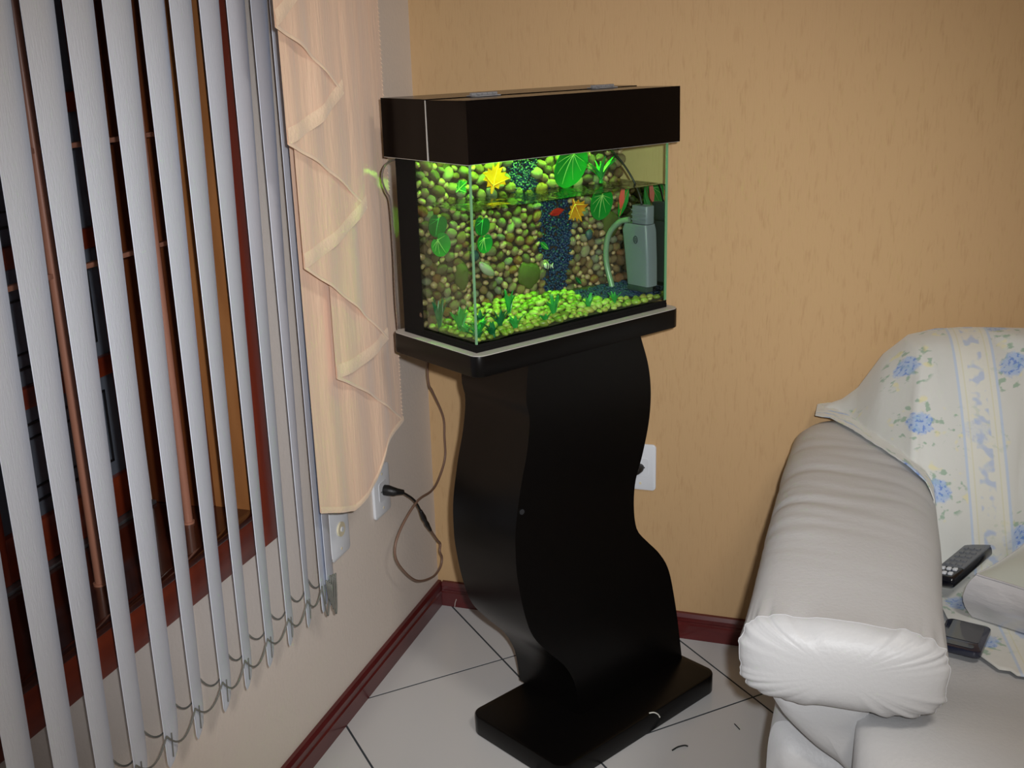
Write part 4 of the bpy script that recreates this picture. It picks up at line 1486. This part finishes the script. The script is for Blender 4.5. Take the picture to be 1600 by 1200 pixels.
bp = [Vector((0, y, z)) for y, z in BPROF]
bcur = crom(bp, 6)
rows = []
XS = [1.07 + (2.30 - 1.07) * i / 50 for i in range(51)]
for x in XS:
    k = (bh(x) - 0.46) / (0.888 - 0.46)
    rows.append([(x - SO.x, min(-0.026, -0.03 + (p.y + 0.03) * bky(x) + 0.016 * (1 if p.y < -0.1 else 0)) - SO.y, 0.46 + (p.z - 0.46) * k - 0.022) for p in bcur] + [(x - SO.x, -0.03 - 0.33 * bky(x) - SO.y, 0.42), (x - SO.x, -0.03 - SO.y, 0.42)])
mbk = MB().grid(rows, closed_v=True)
n_ = len(rows[0])
mbk.f.append(tuple(range(n_)))
mbk.f.append(tuple(len(mbk.v) - n_ + k for k in range(n_))[::-1])
obj('backrest', mbk.mesh('backrest', smooth='auto'), M['leather'], sofa)


# ------------------------------------------------------------------ floral sheet over the backrest
def sheet_mat():
    m = mat('white_cotton_with_blue_rose_print', rgb(208, 210, 206), rough=0.85, spec=0.2, sheen=0.3, bump=0.0008, bscale=(60, 60, 60))
    nt = m.node_tree
    p = nt.nodes['Principled BSDF']
    uv = nt.nodes.new('ShaderNodeUVMap')
    L = nt.links

    def math_(op, a, b=None, clamp=False):
        n = nt.nodes.new('ShaderNodeMath')
        n.operation = op
        n.use_clamp = clamp
        for i, v in enumerate((a, b)):
            if v is None:
                continue
            if hasattr(v, 'is_linked'):
                L.new(v, n.inputs[i])
            else:
                n.inputs[i].default_value = v
        return n.outputs[0]

    def vor(scale, loc, rnd=0.75):
        mp = nt.nodes.new('ShaderNodeMapping')
        mp.inputs['Location'].default_value = loc
        L.new(uv.outputs[0], mp.inputs['Vector'])
        v = nt.nodes.new('ShaderNodeTexVoronoi')
        v.voronoi_dimensions = '2D'
        v.inputs['Scale'].default_value = scale
        v.inputs['Randomness'].default_value = rnd
        L.new(mp.outputs[0], v.inputs['Vector'])
        return v

    def noi(scale, detail=2, loc=(0, 0, 0)):
        mp = nt.nodes.new('ShaderNodeMapping')
        mp.inputs['Location'].default_value = loc
        L.new(uv.outputs[0], mp.inputs['Vector'])
        n = nt.nodes.new('ShaderNodeTexNoise')
        n.inputs['Scale'].default_value = scale
        n.inputs['Detail'].default_value = detail
        L.new(mp.outputs[0], n.inputs['Vector'])
        return n.outputs['Fac']

    def less(v, lim, soft):
        return math_('MULTIPLY', math_('SUBTRACT', lim, v), 1 / soft, clamp=False)

    def cl(v):
        return math_('MINIMUM', math_('MAXIMUM', v, 0.0), 1.0)

    def mix(a, col, fac):
        mx = nt.nodes.new('ShaderNodeMix')
        mx.data_type = 'RGBA'
        L.new(fac, mx.inputs['Factor'])
        if hasattr(a, 'is_linked'):
            L.new(a, mx.inputs['A'])
        else:
            mx.inputs['A'].default_value = a
        mx.inputs['B'].default_value = col
        return mx.outputs['Result']
    base = rgb(208, 210, 206)
    # leaves around the blooms
    v1 = vor(7.0, (0.13, 0.07, 0))
    d1 = v1.outputs['Distance']
    n1 = noi(55, 2)
    ring = cl(less(d1, 0.42, 0.06))
    lf = math_('MULTIPLY', ring, cl(math_('MULTIPLY', math_('SUBTRACT', n1, 0.56), 14)))
    c = mix(base, rgb(142, 172, 150), math_('MULTIPLY', lf, 0.8))
    n5 = noi(40, 1, (3, 1, 0))
    ye = math_('MULTIPLY', cl(less(d1, 0.44, 0.05)), cl(math_('MULTIPLY', math_('SUBTRACT', n5, 0.62), 12)))
    c = mix(c, rgb(222, 216, 168), math_('MULTIPLY', ye, 0.7))
    # blooms
    n2 = noi(90, 3, (1, 5, 0))
    dd = math_('ADD', d1, math_('MULTIPLY', math_('SUBTRACT', n2, 0.5), 0.16))
    bl_ = cl(less(dd, 0.19, 0.05))
    c = mix(c, rgb(160, 186, 226), math_('MULTIPLY', bl_, 0.75))
    core = math_('MULTIPLY', bl_, cl(math_('MULTIPLY', math_('SUBTRACT', noi(130, 2, (9, 2, 0)), 0.52), 9)))
    c = mix(c, rgb(96, 132, 206), math_('MULTIPLY', core, 0.8))
    # ribbon stripe
    sx = nt.nodes.new('ShaderNodeSeparateXYZ')
    L.new(uv.outputs[0], sx.inputs[0])
    u = math_('SUBTRACT', math_('ADD', sx.outputs[0], math_('MULTIPLY', sx.outputs[1], -0.14)), 0.235)
    au = math_('ABSOLUTE', u)
    band = cl(less(au, 0.040, 0.004))
    c = mix(c, rgb(222, 222, 212), math_('MULTIPLY', band, 0.7))
    edge = cl(less(math_('ABSOLUTE', math_('SUBTRACT', au, 0.036)), 0.0035, 0.002))
    c = mix(c, rgb(176, 196, 226), math_('MULTIPLY', edge, 0.7))
    edge2 = cl(less(math_('ABSOLUTE', math_('SUBTRACT', au, 0.024)), 0.002, 0.0015))
    c = mix(c, rgb(208, 206, 170), math_('MULTIPLY', edge2, 0.5))
    rib = math_('MULTIPLY', cl(less(au, 0.016, 0.003)), cl(math_('MULTIPLY', math_('SUBTRACT', noi(42, 1, (4, 4, 0)), 0.5), 10)))
    c = mix(c, rgb(160, 182, 222), math_('MULTIPLY', rib, 0.6))
    L.new(c, p.inputs['Base Color'])
    return m


M['sheet'] = sheet_mat()
sheet = MB()
rows, uvs = [], []
SPROF = [Vector((0, y, z)) for y, z in BPROF] + [Vector((0, y, z)) for y, z in ((-0.43, 0.455), (-0.50, 0.4555), (-0.60, 0.4565), (-0.70, 0.457), (-0.82, 0.457))]
scur = crom(SPROF, 10)
arc = [0.0]
for a, b in zip(scur[:-1], scur[1:]):
    arc.append(arc[-1] + (b - a).length)
NXS, NTS = 130, 110


def sample(cur_, arc_, s):
    for i in range(len(arc_) - 1):
        if s <= arc_[i + 1]:
            t = (s - arc_[i]) / max(1e-9, arc_[i + 1] - arc_[i])
            return cur_[i].lerp(cur_[i + 1], t)
    return cur_[-1]


for i in range(NXS + 1):
    x = 0.985 + (2.10 - 0.985) * (i / NXS) ** 1.5
    ylim = interp(x, [0.985, 1.215, 1.235, 1.26, 1.32, 1.45], [-0.44, -0.44, -0.47, -0.60, -0.74, -0.80])
    smax = arc[-1]
    for q in range(len(scur)):
        if scur[q].y <= ylim:
            smax = arc[q]
            break
    k = (bh(x) - 0.46) / (0.888 - 0.46)
    r_, ur = [], []
    for j in range(NTS + 1):
        s = 0.10 + (smax - 0.10) * j / NTS
        p = sample(scur, arc, s)
        z = 0.46 + (p.z - 0.46) * k
        y = -0.03 + (p.y + 0.03) * bky(x) if p.y > -0.45 else p.y + (1 - bky(x)) * 0.42
        xx = x
        # folds: long soft diagonal drapes on the front
        fr_ = max(0, min(1, (-0.10 - y) / 0.08))
        fold = 0.022 * math.sin((x * 25 + y * 9) + 2.2 * nz(x * 4, y * 4, 1)) * fr_ * max(0.0, min(1, (z - 0.455) / 0.08)) * (1.0 if x > 1.05 else 0.4)
        rg = 1 - abs(math.sin(x * 19 + y * 7 - z * 3 + 1.6 * nz(x * 3, y * 3, z * 3)))
        fold += (0.022 * rg ** 4 + 0.010 * nz(x * 11, y * 7, z * 7)) * fr_ * max(0.0, min(1, (z - 0.455) / 0.06)) * min(1, max(0.2, (x - 1.0) / 0.1))
        y -= abs(fold) * 0.9
        z += fold * 0.35
        at = arm_top(xx, y)
        if at > 0 and y > -1.0:
            z = max(z, at + 0.007 + 0.004 * abs(nz(x * 30, y * 30, 4)))
        if x > 1.235:
            z = max(z, 0.4545 + 0.004 * max(0, nz(x * 9, y * 9, 8)))
        r_.append((xx, y, z))
        ur.append((x - 0.985, s))
    rows.append(r_)
    uvs.append(ur)
sheet.grid(rows)
me = sheet.mesh('floral_sheet', smooth=True)
ul = me.uv_layers.new(name='UVMap')
flat = [u for r in uvs for u in r]
for lp_ in me.loops:
    ul.data[lp_.index].uv = flat[lp_.vertex_index]
sh = obj('floral_sheet', me, M['sheet'])
tag(sh, 'white floral bed sheet with blue roses draped over the sofa back', 'sheet')
mod = sh.modifiers.new('thickness', 'SOLIDIFY')
mod.thickness = 0.0022
mod.offset = 1.0

# ------------------------------------------------------------------ satin cushion
cush = tag(empty('satin_cushion', (1.556, -0.54, 0.462), math.radians(-28)), 'silvery white satin cushion lying on the sofa seat', 'cushion')
PW, PD, PH = 0.20, 0.165, 0.062


def cushion_pt(u, v, side):
    """u,v in -1..1 over the top or bottom face; box edge kept"""
    r = 1 - 0.10 * (1 - abs(u) ** 2) * 0 - 0.04 * (u * u) * (v * v)
    x = PW * u * (1 - 0.05 * (1 - v * v))
    y = PD * v * (1 - 0.05 * (1 - u * u))
    return x, y


topm, sidem, botm = MB(), MB(), MB()
N_ = 26
rows = []
for i in range(N_ + 1):
    u = -1 + 2 * i / N_
    r_ = []
    for j in range(N_ + 1):
        v = -1 + 2 * j / N_
        x, y = cushion_pt(u, v, 1)
        edge = max(abs(u), abs(v))
        z = 0.030 + 0.046 * (1 - u ** 4) * (1 - v ** 4) + 0.004 * nz(x * 22, y * 22, 2) - 0.012 * max(0, edge - .85) / .15
        r_.append((x, y, z + 0.066))
    rows.append(r_)
topm.grid(rows)
obj('top_panel', topm.mesh('top_panel', smooth=True), M['satin_top'], cush)
per = [(-1 + 2 * k / N_, -1) for k in range(N_)] + [(1, -1 + 2 * k / N_) for k in range(N_)] + [(1 - 2 * k / N_, 1) for k in range(N_)] + [(-1, 1 - 2 * k / N_) for k in range(N_)]
rows = []
for q in range(9):
    t = q / 8
    r_ = []
    for idx, (u, v) in enumerate(per):
        x, y = cushion_pt(u, v, 1)
        zt_ = 0.030 + 0.003 * nz(x * 22, y * 22, 2) - 0.012 + 0.066
        bul = 0.022 * math.sin(PI * t) + 0.006 * nz(x * 26 + t * 2, y * 26, t * 3) * math.sin(PI * t)
        l_ = math.hypot(u, v)
        r_.append((x + bul * u / l_, y + bul * v / l_, zt_ + (0.0 - zt_) * t))
    rows.append(r_)
sidem.grid(rows, closed_v=True)
sidem.f.append(tuple(8 * len(per) + k for k in range(len(per))))
obj('gusset', sidem.mesh('gusset', smooth='auto'), M['satin'], cush)
pp = []
for u, v in per + per[:1]:
    x, y = cushion_pt(u, v, 1)
    pp.append((x, y, 0.084 + 0.003 * nz(x * 22, y * 22, 2)))
obj('piping', MB().tube(pp, 0.0022, 6, caps=False).mesh('piping', smooth=True), M['satin'], cush)

# ------------------------------------------------------------------ phone
ph = tag(empty('mobile_phone', (1.290, -0.685, 0.4625), math.radians(-14)), 'dark glossy phone lying on the sofa seat beside the arm', 'phone')
mb = MB().prism(rrect(-0.045, 0.030, -0.055, 0.048, 0.012), 0, 0.013, lambda u, y, w: (u, w, y))
obj('case', mb.mesh('case', smooth='auto', bevel=0.003, seg=2, angle=50), M['phone_blue'], ph)
mb = MB().prism(rrect(-0.034, 0.020, -0.024, 0.042, 0.004), 0.0131, 0.0136, lambda u, y, w: (u, w, y))
obj('screen', mb.mesh('screen'), M['screen'], ph)
mb = MB().prism(rrect(-0.030, 0.016, -0.047, -0.034, 0.005), 0.0131, 0.0138, lambda u, y, w: (u, w, y))
obj('button_strip', mb.mesh('button_strip'), M['gloss_black'], ph)

# ------------------------------------------------------------------ remote control
ra, rb_ = Vector((1.250, -0.540, 0.488)), Vector((1.372, -0.300, 0.500))
ax = (rb_ - ra).normalized()
upv = Vector((-0.35, -0.30, 0.9))
upv = (upv - ax * upv.dot(ax)).normalized()
sd = ax.cross(upv).normalized()
rem = tag(empty('remote_control', (0, 0, 0)), 'grey and black remote control leaning between sofa arm and cushion', 'remote control')
rm = Matrix((sd, ax, upv)).transposed().to_4x4()
rm.translation = ra
rem.matrix_world = rm
RLn = (rb_ - ra).length
boxo('body', (-0.024, 0.024, 0, RLn, 0, 0.022), M['gloss_black'], rem, 0.007, 3)
boxo('face', (-0.0225, 0.0225, RLn * 0.18, RLn * 0.985, 0.0195, 0.0235), M['remote'], rem, 0.001)
for i in range(7):
    for j in range(3):
        boxo('button', (-0.016 + j * 0.012, -0.008 + j * 0.012, 0.012 + i * 0.020, 0.020 + i * 0.020, 0.0216, 0.0262), M['remote'] if i > 1 else M['plate'], rem, 0.001)

# ------------------------------------------------------------------ scraps on the floor
def scrap(label, pts, r, m):
    o = obj('floor_scrap', MB().tube(crom(pts, 5), r, 6).mesh('floor_scrap', smooth=True), m)
    tag(o, label, 'scrap')


def fp(x, y, s=1.06):
    return (x * s, y * s)


scrap('curved black scrap on the floor tile before the stand foot', [(0.742, -0.492, 0.002), (0.752, -0.478, 0.003), (0.765, -0.470, 0.004), (0.772, -0.468, 0.002)], 0.0018, M['scrap_black'])
scrap('short thin dark scrap on the tile right of the stand foot', [(0.858, -0.356, 0.0015), (0.866, -0.366, 0.0015), (0.872, -0.374, 0.0015)], 0.0012, M['scrap_black'])
scrap('bent white wire scrap lying on the black stand foot', [(0.680, -0.440, 0.0505), (0.690, -0.436, 0.0515), (0.700, -0.440, 0.0510), (0.706, -0.449, 0.0505)], 0.0015, M['scrap_white'])
scrap('tiny white thread standing against the maroon baseboard corner', [(0.052, -0.016, 0.002), (0.054, -0.0165, 0.014), (0.058, -0.0168, 0.026)], 0.0009, M['scrap_white'])
